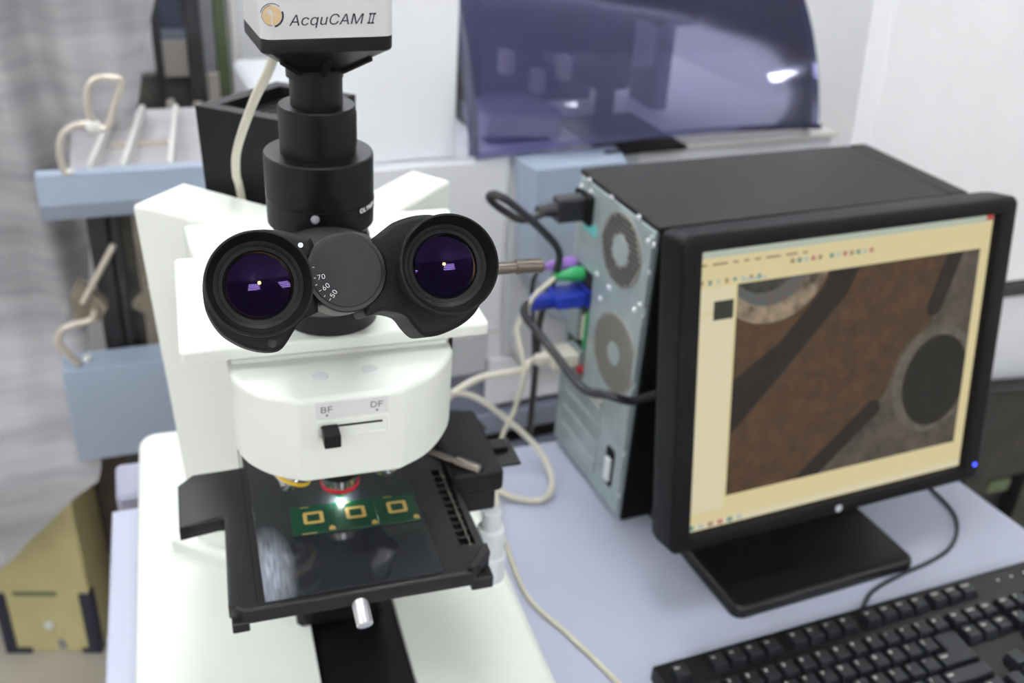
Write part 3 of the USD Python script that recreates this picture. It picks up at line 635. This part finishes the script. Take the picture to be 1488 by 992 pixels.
solo('black_cord', tube([np.array(p) for p in [[-.03, 1.10, -.05], [-.050, 1.05, .0], [-.068, 1.01, .03], [-.090, .985, .035], [-.115, .965, .02], [-.135, .955, .004]]], .0040, 8), 'cable', 'short black cord crossing behind the microscope column', 'cable')

# ------------------------------------------------------------------ monitor
def monitor():
    # monitor frame: x along the screen, y away from the viewer, z up; panel tilted back
    o = np.array([.3163, .8273, 0.]); tilt = -math.degrees(-.1915) * -1
    t = T_('monitor', 'black flat panel monitor showing a brown micrograph, on a wide dark stand', 'monitor', o, 24.85)
    ct, st = math.cos(.1915), math.sin(.1915)
    PT = np.eye(4); PT[:3, 1] = (0, ct, -st); PT[:3, 2] = (0, st, ct); PT[:3, :3] *= .898; PT[2, 3] = .228       # panel -> thing
    A = lambda n, m, mm, **k: t.add(n, ap(m, PT), mm, **k)
    FX = basis((0, 0, 0), (1, 0, 0), (0, 0, 1), (0, -1, 0))       # (x, z) outline, extruded towards the viewer
    fx = lambda m: ap(m, FX)
    out, inn = rrect(-.2120, .2120, -.1680, .1690, .010, 6), rrect(-.1880, .1880, -.1505, .1505, .0008, 6)
    # bezel: ring with bevelled inner edge
    n = len(out); V = []; F = []
    rings = [(out * .992, -.030), (out, -.020), (out, .0075), (inset(out, .002), .0105), (inset(out, .005), .0115), (inset(ccw(inn), -.004), .0112), (inset(ccw(inn), -.001), .0095), (inn, .0010)]
    for P, z in rings: V += [list(p) + [z] for p in P]
    for k in range(len(rings) - 1):
        for i in range(n):
            a, b = k * n + i, k * n + (i + 1) % n; F += [[a, b, b + n], [a, b + n, a + n]]
    A('bezel', fx(trimesh.Trimesh(V, F, process=False)), 'monitor', smooth=40)
    A('back_shell', fx(loft([(rrect(-.150, .150, -.11, .11, .02, 6), -.062), (rrect(-.170, .170, -.13, .13, .02, 6), -.056), (rrect(-.210, .210, -.1665, .1675, .012, 6), -.028), (rrect(-.205, .205, -.162, .163, .01, 6), -.002)])), 'monitor', smooth=40)
    sc = A('screen', fx(box(-.1882, .1882, -.1507, .1507, -.0015, .0012)), 'scr', label='lit screen of a cream coloured imaging program')
    def patch(name, P, lv, mm, label=None):
        A(name, fx(prism(ccw(np.array(P)), .0011, .0012 + lv * .00012)), mm, parent=sc, smooth=False, label=label)
    R = lambda x0, x1, z0, z1: [(x0, z0), (x1, z0), (x1, z1), (x0, z1)]
    patch('title_bar', R(-.1882, .1882, .1425, .1507), 1, 'scrblue')
    patch('close_button', R(.178, .1875, .1435, .1495), 2, 'scrred')
    patch('side_panel', R(-.1875, -.1445, -.130, .085), 1, 'scr2')
    patch('side_panel', R(-.1875, -.1445, .088, .112), 1, 'scr2')
    patch('thumbnail', R(-.1680, -.1450, .0790, .0985), 2, 'scrthumb')
    x = -.184
    for w_ in (.006, .017, .006, .006, .007, .017, .014, .006):
        patch('menu_word', R(x, x + w_, .1345, .1370), 2, 'scrink'); x += w_ + .0065
    for k in range(12):
        patch('tool_icon', R(-.080 + k * .0085 + (k > 4) * .006, -.075 + k * .0085 + (k > 4) * .006, .1262, .1310), 2, ('scrink', 'scrgrn', 'scrblue', 'scrpink')[k % 4])
    for k in range(8): patch('tool_icon', R(-.185 + k * .0095, -.181 + k * .0095, .1165 - (k % 2) * .001, .1205), 2, ('scrink', 'scrgrn', 'scrblue')[k % 3])
    for k in range(6): patch('task_icon', R(-.186 + k * .012, -.179 + k * .012, -.1490, -.1435), 2, ('scrgrn', 'scrblue', 'scrink', 'scrpink')[k % 4])
    patch('task_bar', R(-.1882, .1882, -.1507, -.1425), 1, 'scr2')
    patch('window_tab', R(-.136, -.108, .1150, .1180), 2, 'scrblue')
    x0, x1, z0, z1 = -.1412, .1745, -.1170, .1130
    pic = sg.box(x0, z0, x1, z1)
    def pp(P, lv, mm, label=None):
        g = sg.Polygon(P).buffer(0).intersection(pic)
        for q in getattr(g, 'geoms', [g]):
            A('micrograph', fx(tr(trimesh.creation.extrude_polygon(q, lv * .00012 + .0001, engine='earcut'), 0, 0, .0011)), mm, parent=sc, smooth=False, label=label)
    pp(R(x0, x1, z0, z1), 1, 'pic_brown')
    pp([(.013, .12), (-.026, .12), (-.036, .095), (-.085, .045), (-.145, .009), (-.145, -.052), (-.120, -.028), (-.080, .010), (-.045, .045), (-.005, .085)], 2, 'pic_dark')
    gz = spline(np.array([(.180, .12, 0), (.140, .12, 0), (.134, .10, 0), (.120, .055, 0), (.108, .030, 0), (.085, .018, 0), (.070, -.010, 0), (.062, -.035, 0), (.040, -.058, 0), (-.010, -.100, 0), (-.030, -.125, 0), (.18, -.125, 0)]), 5)[:, :2]
    pp(gz, 2, 'pic_grey')
    def band(P, r): return np.array(sg.LineString(P).buffer(r, quad_segs=6).exterior.coords)
    pp(band([(-.062, -.135), (.046, -.052)], .010), 3, 'pic_dark')
    pp(band([(.150, .140), (.118, .055)], .0105), 3, 'pic_dark')
    E = lambda cx, cz, rx, rz: np.c_[cx + rx * np.cos(np.linspace(0, 2 * np.pi, 48, endpoint=False)), cz + rz * np.sin(np.linspace(0, 2 * np.pi, 48, endpoint=False))]
    pp(E(.1290, -.0310, .0580, .0640), 3, 'pic_halo'); pp(E(.1325, -.0335, .0470, .0540), 4, 'pic_hole', 'dark round hole in the micrograph')
    pp(E(-.100, .135, .072, .068), 3, 'pic_shine', 'bright metallic disc at the corner of the micrograph'); pp(E(-.103, .140, .055, .054), 4, 'pic_pinkish'); pp(E(-.110, .146, .045, .046), 5, 'pic_shade')
    A('power_light', fx(tr(cyl(.0026, .010, .0122, 18), .2020, -.1480)), 'led', label='small blue power light')
    A('maker_badge', fx(tr(cyl(.0045, .0110, .0116, 24), .0035, -.1600)), 'panelgrey', label='round silver badge')
    A('bezel_lip', fx(box(-.185, .185, -.1560, -.1535, .0105, .0125, .0008)), 'monitor')
    # stand: thick flat base, short neck
    t.add('stand_base', prism(rrect(-.119, .108, -.062, .125, .012, 6), 0, .013, .006, .001), 'standm', smooth=40)
    t.add('stand_neck', rbox(-.045, .045, .068, .095, .010, .24, .008), 'standm')
    t.add('stand_hinge', box(-.035, .035, .050, .085, .18, .27, .006), 'standm')
monitor()

# ------------------------------------------------------------------ keyboard
def keyboard():
    t = T_('keyboard', 'black full-size keyboard with pale legends along the front of the desk', 'keyboard', KB.w((.205, -.055, 0)), KB.d, off=(.205, -.055, 0))
    U = .01905
    prof = [(-.1285, .003), (-.1285, .0100), (-.122, .0125), (.012, .0190), (.0175, .0185), (.0185, .0160), (.0185, .003), (.0180, .002), (-.128, .002)]
    m = prism(np.array(prof), 0, .455, .002); m = ap(m, basis((-.0175, 0, 0), (0, 1, 0), (0, 0, 1), (1, 0, 0)))
    t.add('body', m, 'kbody')
    for x in (.02, .40):
        for y in (-.11, .005): t.add('foot', tr(cyl(.007, 0, .004, 12), x, y), 'rubber')
    def zt(y): return .0115 + (y + .1285) * .0066 / .14
    def cap(P0, y):
        P0 = ccw(np.array(P0)); top = inset(P0, .0022)
        top = top + np.array([0, .0012]); z = zt(y)
        return loft([(P0, z - .001), (inset(P0, .0003), z + .0012), (top, z + .0082), (inset(top, .0008), z + .0087)]), z + .0087
    def key(x, y, w=1, leg=None, P=None, n=None):
        """x: left edge in units from the left edge of Esc"""
        if P is None:
            xa, xb = (x - .5) * U + .0006, (x - .5 + w) * U - .0006
            P = [(xa, y - .5 * U + .0006), (xb, y - .5 * U + .0006), (xb, y + .5 * U - .0006), (xa, y + .5 * U - .0006)]
        m, zz = cap(P, y); k = t.add('key', m, 'key', smooth=25)
        if leg:
            xa = min(p[0] for p in P) + .0042; big = len(leg) > 1
            yy = y + .0025
            t.add('legend', tr(textm(leg, (.0022 if big else .0034), .00016, bold=True), xa - .0006, yy, zz - .00005), 'legend', parent=k, smooth=False)
    r0 = [0, -.0276] ; ys = [0, -.0276, -.0276 - U, -.0276 - 2 * U, -.0276 - 3 * U, -.0276 - 4 * U]
    for s, x in zip(['Esc'] + ['F%d' % i for i in range(1, 13)] + ['PrtSc', 'ScrLk', 'Pause'], [0, 2, 3, 4, 5, 6.5, 7.5, 8.5, 9.5, 11, 12, 13, 14, 15.25, 16.25, 17.25]): key(x, ys[0], 1, s)
    for i, s in enumerate('`1234567890-='): key(i, ys[1], 1, s)
    key(13, ys[1], 1, '\\'); key(14, ys[1], 1, 'Bk')
    key(0, ys[2], 1.5, 'Tab')
    for i, s in enumerate('QWERTYUIOP[]'): key(1.5 + i, ys[2], 1, s)
    e = .0006; xe = lambda u: (u - .5) * U
    key(0, ys[3], 1, 'Enter', P=[(xe(12.75) + e, ys[3] - .5 * U + e), (xe(15) - e, ys[3] - .5 * U + e), (xe(15) - e, ys[2] + .5 * U - e), (xe(13.5) + e, ys[2] + .5 * U - e), (xe(13.5) + e, ys[3] + .5 * U - e), (xe(12.75) + e, ys[3] + .5 * U - e)])
    key(0, ys[3], 1.75, 'Caps')
    for i, s in enumerate("ASDFGHJKL;'"): key(1.75 + i, ys[3], 1, s)
    key(0, ys[4], 2.25, 'Shift')
    for i, s in enumerate('ZXCVBNM,./'): key(2.25 + i, ys[4], 1, s)
    key(12.25, ys[4], 2.75, 'Shift')
    for x, w, s in ((0, 1.25, 'Ctrl'), (1.25, 1.25, None), (2.5, 1.25, 'Alt'), (3.75, 6.25, None), (10, 1.25, 'Alt'), (11.25, 1.25, None), (12.5, 1.25, None), (13.75, 1.25, 'Ctrl')): key(x, ys[5], w, s)
    for i, s in enumerate(('Ins', 'Home', 'PgUp')): key(15.25 + i, ys[1], 1, s)
    for i, s in enumerate(('Del', 'End', 'PgDn')): key(15.25 + i, ys[2], 1, s)
    key(16.25, ys[4], 1, None)
    for i in range(3): key(15.25 + i, ys[5], 1, None)
    for i, s in enumerate(('Num', '/', '*', '-')): key(18.5 + i, ys[1], 1, s)
    for r, row in ((2, '789'), (3, '456'), (4, '123')):
        for i, s in enumerate(row): key(18.5 + i, ys[r], 1, s)
    key(18.5, ys[5], 2, '0'); key(20.5, ys[5], 1, '.')
    for ya, yb in ((2, 3), (4, 5)):
        key(0, ys[yb], 1, '+' if ya == 2 else 'Ent', P=[(xe(21.5) + e, ys[yb] - .5 * U + e), (xe(22.5) - e, ys[yb] - .5 * U + e), (xe(22.5) - e, ys[ya] + .5 * U - e), (xe(21.5) + e, ys[ya] + .5 * U - e)])
    for i in range(3): t.add('indicator_light', tr(cyl(.0012, .0188, .0196, 10), .375 + i * .018, .004), 'legend')
keyboard()
solo('keyboard_cable', tube([np.array(p) for p in [[.353, .728, .0095], [.362, .742, .006], [.383, .774, .0024], [.42, .802, .0022], [.457, .825, .0022], [.488, .85, .0022], [.508, .882, .0022], [.515, .915, .0022], [.505, .955, .0022], [.490, .995, .0022], [.47, 1.03, .0022]]], .0021, 8), 'cable', 'thin dark cable curving across the desk from the keyboard back edge', 'cable')

# ------------------------------------------------------------------ machine with the violet hood, behind
def machine():
    t = T_('test_machine', 'large white bench machine with a curved violet plastic hood', 'machine', MA.w((.25, .3, FZ)), MA.d, off=(.25, .3, FZ))
    A = t.add; X0, X1 = -.25, .72
    A('cabinet', box(X0, X1, .006, .75, -.20, .168, .01), 'whitebox')
    A('deck', box(.20, X1 + .004, .002, .70, .165, .176, .003), 'deckbeige')
    A('front_panel', box(X0 + .004, .062, .000, .012, -.135, .180, .004), 'whitebox')
    A('front_panel', box(.066, .30, -.002, .010, -.185, .172, .004), 'panelgrey')
    A('lower_panel', box(X0, .040, .004, .02, -.215, -.142, .002), 'panelgrey')
    A('lower_panel', box(.043, .30, .002, .02, -.290, -.190, .004), 'whitebox')
    A('plinth', box(X0, X1, .02, .70, -.31, -.20, .004), 'plinth')
    A('plinth_rail', box(X0, X1, -.01, .03, -.345, -.300, .004), 'plinth')
    A('plinth_rail', box(X0, X1, -.03, .01, -.43, -.38, .004), 'plinth')
    A('leg_frame', box(X0 + .02, X1 - .02, .04, .68, FZ, -.31, .004), 'darkmetal')
    # blue-grey console on the right of the front, with a sloped left cheek
    P = ccw([(.066, .184), (.250, .184), (.34, .05), (.34, -.20), (.150, -.115), (.115, -.06), (.085, -.02)])
    FX = basis((0, .002, 0), (1, 0, 0), (0, 0, 1), (0, -1, 0))
    I = P.copy(); I = np.array([(min(x + .030 + max(0, .16 - z) * .25, .335), z) for x, z in P])
    A('console', ap(loft([(P, -.004), (P, .012), (inset(P, .012) + np.array([.008, 0]), .045)]), FX), 'bluegrey', smooth=20, label='blue-grey console cheek')
    A('round_cover', ap(tr(cyl(.085, -.002, .012, 40, .004), .165, -.150), FX), 'panelgrey')
    # hood: bent sheet with end cheeks
    prof = np.array([(0, .186), (.006, .215), (.022, .262), (.050, .320), (.078, .362), (.112, .4016), (.17, .455), (.25, .50), (.36, .53), (.52, .54)])
    pr = spline(np.c_[prof, np.zeros(len(prof))], 4)[:, :2]; nx = 22; xs = np.linspace(0, .668, nx)
    V = []
    for s in (0, .004):
        for j, x in enumerate(xs):
            bulge = .015 * (1 - ((x - .334) / .334) ** 2)
            for i, (y, z) in enumerate(pr):
                f = i / (len(pr) - 1); lift = .018 * (1 - ((x - .36) / .36) ** 2) * (1 - f) ** 8
                V.append((x, y - bulge * (1 - f) + s, z + lift))
    n = len(pr); F = []
    for s in (0, 1):
        for j in range(nx - 1):
            for i in range(n - 1):
                a = s * nx * n + j * n + i; q = [[a, a + n, a + n + 1], [a, a + n + 1, a + 1]]
                F += q if s == 0 else [w_[::-1] for w_ in q]
    A('hood', trimesh.Trimesh(V, F, process=False), 'hood', smooth=60, label='curved violet transparent hood')
    ck = np.vstack([pr[:-1], (pr[:-1] + np.array([.030, -.012]) * np.linspace(1, .6, len(pr) - 1)[:, None])[::-1]]); ck[:, 1] = np.maximum(ck[:, 1], .1765); CX = lambda x: basis((x, 0, 0), (0, 1, 0), (0, 0, 1), (1, 0, 0))
    A('hood_cheek', ap(prism(ck, 0, .004), CX(.001)), 'navyhood'); A('hood_cheek', ap(prism(ck, 0, .004), CX(.663)), 'hood')
    A('hood_rim', tube([(x, y - .001, z) for x, y, z in [(0.002, *q) for q in pr]], .0045, 8, smooth=False), 'navypanel')
    lip = [(x, -.015 * (1 - ((x - .334) / .334) ** 2) - .003, .187 + .018 * (1 - ((x - .36) / .36) ** 2)) for x in np.linspace(0, .668, 20)]
    A('hood_lip', tube(lip, .0050, 8, smooth=False), 'hood')
    # dark works under the hood
    A('inner_frame', box(.02, .36, .30, .50, .170, .46, .006), 'navypanel')
    A('gantry', box(.05, .52, .20, .26, .33, .375, .006), 'darkmetal')
    A('gantry_post', box(.44, .47, .20, .30, .17, .42, .004), 'greypost'); A('gantry_post', box(.06, .09, .20, .26, .17, .40, .004), 'darkmetal')
    A('head_unit', rbox(.27, .34, .12, .22, .24, .38, .01), 'darkmetal'); A('head_unit', rbox(.345, .40, .15, .24, .27, .345, .008), 'beigepanel')
    A('tool', along(cyl(.018, 0, .10, 16), (.305, .15, .24), (0, 0, -1)), 'steel')
    A('work_tray', box(.22, .38, -.02, .18, .176, .183, .002), 'deep')
    A('work_tray', rbox(.06, .20, .10, .24, .17, .22, .008), 'plinth')
    for x in (.11, .17, .22): A('fitting', rbox(x, x + .022, .16, .19, .22 + (x * 7 % 1) * .06, .26 + (x * 7 % 1) * .06, .004), 'beigepanel')
machine()
solo('white_upright_panel', MA.mesh(box(-.245, -.012, .055, .075, .169, .95, .003)), 'wall', 'tall white panel standing on the machine behind the microscope left of the violet hood', 'panel')

# ------------------------------------------------------------------ right side: foam board, shelf, dark cabinet
def right_side():
    b = ap(rbox(-.042, .63, -.0, .045, 0, .72, .004), trimesh.transformations.rotation_matrix(math.radians(-6), (1, 0, 0)))
    solo('foam_board', WB.mesh(tr(b, 0, .012, .1025)), 'foam', 'large white foam board leaning behind the monitor and tower', 'board')
    t = T_('storage_cabinet', 'white low cabinet behind the right end of the desk under the foam board', 'cabinet', WB.w((.45, .25, FZ)), WB.d, off=(.45, .25, FZ))
    t.add('body', box(-.05, 1.0, .02, .30, FZ, .075, .006), 'whitebox'); t.add('top', box(-.055, 1.005, .012, .31, .075, .098, .004), 'darkpost')  # dark top edge paints in the shadow slit under the foam board
    t = T_('metal_cart', 'dark worn metal equipment frame at the right edge beyond the desk corner', 'cart', WB.w((.52, -.08, FZ)), WB.d, off=(.52, -.08, FZ))
    P = [(.208, -.057), (.70, -.090), (.70, FZ), (.285, FZ), (.285, -.50), (.250, -.285)]
    FX = basis((0, 0, 0), (1, 0, 0), (0, 0, 1), (0, -1, 0))
    fr = tomani(ap(prism(P, 0, .03, .002), FX)) - tomani(ap(box(.290, .37, -.36, -.235, -.1, .2), FX)) - tomani(ap(box(.31, .40, -.50, -.385, -.1, .2), FX)) 
    t.add('front_frame', frommani(fr), 'darkmetal')
    t.add('back_frame', box(.29, .70, .001, .008, FZ, -.10, .001), 'darkpost')
    t.add('shelf', box(.292, .69, -.028, .004, -.385, -.365, .002), 'greypost')
    t.add('block', box(.305, .35, -.022, .003, -.275, -.252, .002), 'greenm'); t.add('rail', box(.425, .45, -.036, -.028, FZ + .002, -.10, .002), 'dirty')
right_side()

# ------------------------------------------------------------------ left side: rack, rods, cover, posts, box
def left_side():
    t = T_('machine_rack', 'blue-grey steel rack with two cross bars and pale rods left of the microscope', 'rack', RK.w((.15, .2, FZ)), RK.d, off=(.15, .2, FZ))
    A = t.add
    def bar(x0, x1, z0, zm, z1, dp):
        P = ccw([(0, z1), (0, zm), (.017, z0), (dp, z0), (dp, z1)])
        return ap(prism(P, 0, x1 - x0, .002), basis((x0, 0, 0), (0, 1, 0), (0, 0, 1), (1, 0, 0)))
    A('upper_bar', bar(-.004, .34, .0890, .1180, .1640, .026), 'bluegrey', smooth=20)
    A('lower_bar', bar(-.016, .34, -.350, -.2560, -.1640, .060), 'bluegrey', smooth=20)
    A('tray', box(.04, .33, .025, .36, .145, .152, .002), 'tray')
    for (xa, za), (xb, zb) in (((.0718, .1625), (.108, .158)), ((.1177, .1605), (.157, .166)), ((.1844, .1582), (.212, .165))):
        d = np.array([xb - xa, .28, zb - za]); A('tray_rail', along(box(-.0115, .0115, -.004, .004, 0, np.linalg.norm(d), .001), (xa, .02, za), d), 'rail')
    A('cross_rail', box(.10, .20, .15, .165, .150, .158, .001), 'brass')
    for x in (.05, .29):
        A('upright', box(x, x + .032, .08, .13, FZ, .145, .003), 'darkpost')
    A('works', box(.075, .30, .10, .30, -.30, .085, .004), 'dirty')
    A('works_post', box(.085, .098, .075, .10, -.34, .10, .002), 'darkpost'); A('works_post', box(.118, .150, .06, .09, -.34, .10, .002), 'brown')
    A('works_post', box(.158, .172, .055, .085, -.34, .02, .002), 'yellowbox')
    A('bracket', prism([(.010, -.095), (.055, -.095), (.062, -.055), (.030, -.020), (.012, -.050)], 0, .03, .002) if False else ap(prism([(.012, -.092), (.050, -.092), (.066, -.070), (.030, -.022), (.012, -.050)], 0, .03, .002), basis((0, .055, 0), (1, 0, 0), (0, 0, 1), (0, -1, 0))), 'brown')
    A('bracket', ap(prism([(.10, -.075), (.135, -.10), (.145, -.03)], 0, .02, .002), basis((0, .05, 0), (1, 0, 0), (0, 0, 1), (0, -1, 0))), 'brown')
    W3 = lambda L, y: [(x, y, z) for x, z in L]
    A('hook', tube(W3([(.0382, .163), (.0345, .190), (.0385, .216), (.0510, .231), (.071, .2366), (.0976, .2291), (.106, .2350), (.118, .265), (.1305, .2940), (.1240, .3010), (.1028, .3025), (.089, .295), (.0820, .277), (.0815, .2531), (.086, .240)], .004), .0052, 10), 'brass', label='bent pale metal hook handle')
    A('hook', tube(W3([(.0102, -.160), (-.006, -.135), (-.0143, -.1162), (-.0075, -.0960), (.010, -.0875), (.0308, -.0847), (.043, -.078), (.0458, -.0644)], .014), .0058, 10), 'brass', label='lower bent metal hook')
    A('hook_rod', along(cyl(.0052, 0, .112, 12, .001), (.030, .018, -.054), (.058, .0, .095)), 'brass')
    A('ball_stud', tr(trimesh.creation.icosphere(2, .012), .084, .006, .232), 'rail'); A('bolt', along(cyl(.006, 0, .006, 12, .001), (.045, .0, .166), (0, 0, 1)), 'rail'); A('bolt', along(cyl(.008, 0, .008, 12, .001), (.022, .03, -.163), (0, 0, 1)), 'rail')
    # woven cover hanging behind, hem sweeping down to the left
    nx, nz = 90, 70; V = []; F = []
    def redge(z): return np.interp(z, [-.56, -.40, -.36, -.25, -.02, .19, .36, .7], [.000, .006, .018, .010, .046, .152, .197, .25])
    def hem(x): return np.interp(x, [-.75, -.2175, -.1725, -.0964, -.0453, .0054, .0189, .3], [-.60, -.561, -.549, -.4825, -.4337, -.388, -.366, -.36])
    for s in (0, 1):
        for j in range(nz + 1):
            for i in range(nx + 1):
                z = -.75 + 1.45 * j / nz; u = i / nx
                zz = z; x = -.70 + u * (redge(z) + .70); h = hem(x); zz = max(z, h)
                x = -.70 + u * (redge(zz) + .70)
                f = .026 * math.sin(38 * x + 2.2 * math.sin(3 * zz)) + .015 * math.sin(71 * x + 5 * zz) + .004 * math.sin(60 * zz + 9 * x)
                f *= .4 + .6 * min(1, max(0, (zz + .5) / .7)); g = min(1, max(0, (-.15 - zz) / .25)); y = .27 - .25 * g * g * (3 - 2 * g) + f * (1 - .6 * g)
                V.append((x, y + s * .004, zz))
    n1 = (nx + 1) * (nz + 1)
    for s in (0, 1):
        for j in range(nz):
            for i in range(nx):
                a = s * n1 + j * (nx + 1) + i; q = [[a, a + 1, a + nx + 2], [a, a + nx + 2, a + nx + 1]]; F += q if s == 0 else [w[::-1] for w in q]
    c = trimesh.Trimesh(V, F, process=False); c.update_faces(c.area_faces > 1e-12)
    solo('dust_cover', RK.mesh(c), 'fabric', 'grey woven cloth cover hanging in folds behind the blue-grey rack', 'cloth cover', smooth=True)
    # machine posts seen at the top
    t = T_('equipment_tower', 'tall dark equipment tower with grey and green posts behind the black lamp housing', 'equipment', RK.w((.27, .76, FZ)), RK.d, off=(.27, .76, FZ))
    A = t.add; y0 = .70
    A('dark_post', box(.262, .292, y0 - .03, y0, FZ, .60, .002), 'darkpost'); A('dark_post', box(.195, .212, y0 - .02, y0 + .01, FZ, .60, .002), 'darkpost')
    A('grey_post', box(.292, .318, y0 - .015, y0 + .02, .12, .60, .002), 'greypost'); A('light_block', box(.294, .320, y0 - .02, y0 + .02, .065, .13, .002), 'beigepanel')
    A('green_post', box(.320, .345, y0 - .01, y0 + .03, FZ, .60, .002), 'greenm')
    A('panel', box(.212, .262, y0, y0 + .03, .218, .60, .002), 'navypanel'); A('panel', box(.210, .262, y0 - .005, y0 + .03, .120, .195, .002), 'beigepanel'); A('panel', box(.205, .262, y0, y0 + .03, .195, .218, .002), 'plinth')
    A('panel', box(.10, .345, y0 + .02, y0 + .05, FZ, .12, .002), 'dirty'); A('light_block', box(.208, .225, y0 - .03, y0, .02, .075, .002), 'beigepanel'); A('light_block', box(.262, .28, y0 - .04, y0 - .031, .03, .075, .002), 'beigepanel')
    A('end_panel', box(.352, .372, y0 - .02, y0 + .1, FZ, .60, .002), 'rail')
    # yellow panel box on the floor with dark corner guards
    F2 = Fr((-.775, 1.401, FZ), 5)
    t = T_('yellow_box', 'worn yellow box with dark corner strips on the floor below the cloth cover', 'box', F2.w((-.08, .1, 0)), F2.d, off=(-.08, .1, 0))
    t.add('body', box(-.174, 0, .002, .12, 0, .42, .003), 'yellowbox')
    for x0, x1 in ((-.178, -.156), (-.019, .004)): t.add('corner_strip', box(x0, x1, -.002, .02, 0, .155, .001), 'navytrim')
    for x0, x1 in ((-.178, -.128), (-.032, .004)): t.add('corner_strip', box(x0, x1, -.0025, .02, 0, .012, .001), 'navytrim')
    t.add('knob', along(cyl(.009, 0, .008, 16, .002), (-.085, .002, .075), (0, -1, 0)), 'plug'); t.add('hasp', box(-.075, -.062, -.002, .004, .010, .035, .001), 'greypost'); t.add('label_mark', box(-.14, -.06, 0, .003, .150, .158), 'greenm')
    solo('brown_board', Fr((-.775, 1.555, FZ), 14).mesh(box(-.16, .26, .0, .02, 0, .52, .003)), 'cardbrown', 'dark brown board standing between the yellow box and the desk', 'board')
left_side()
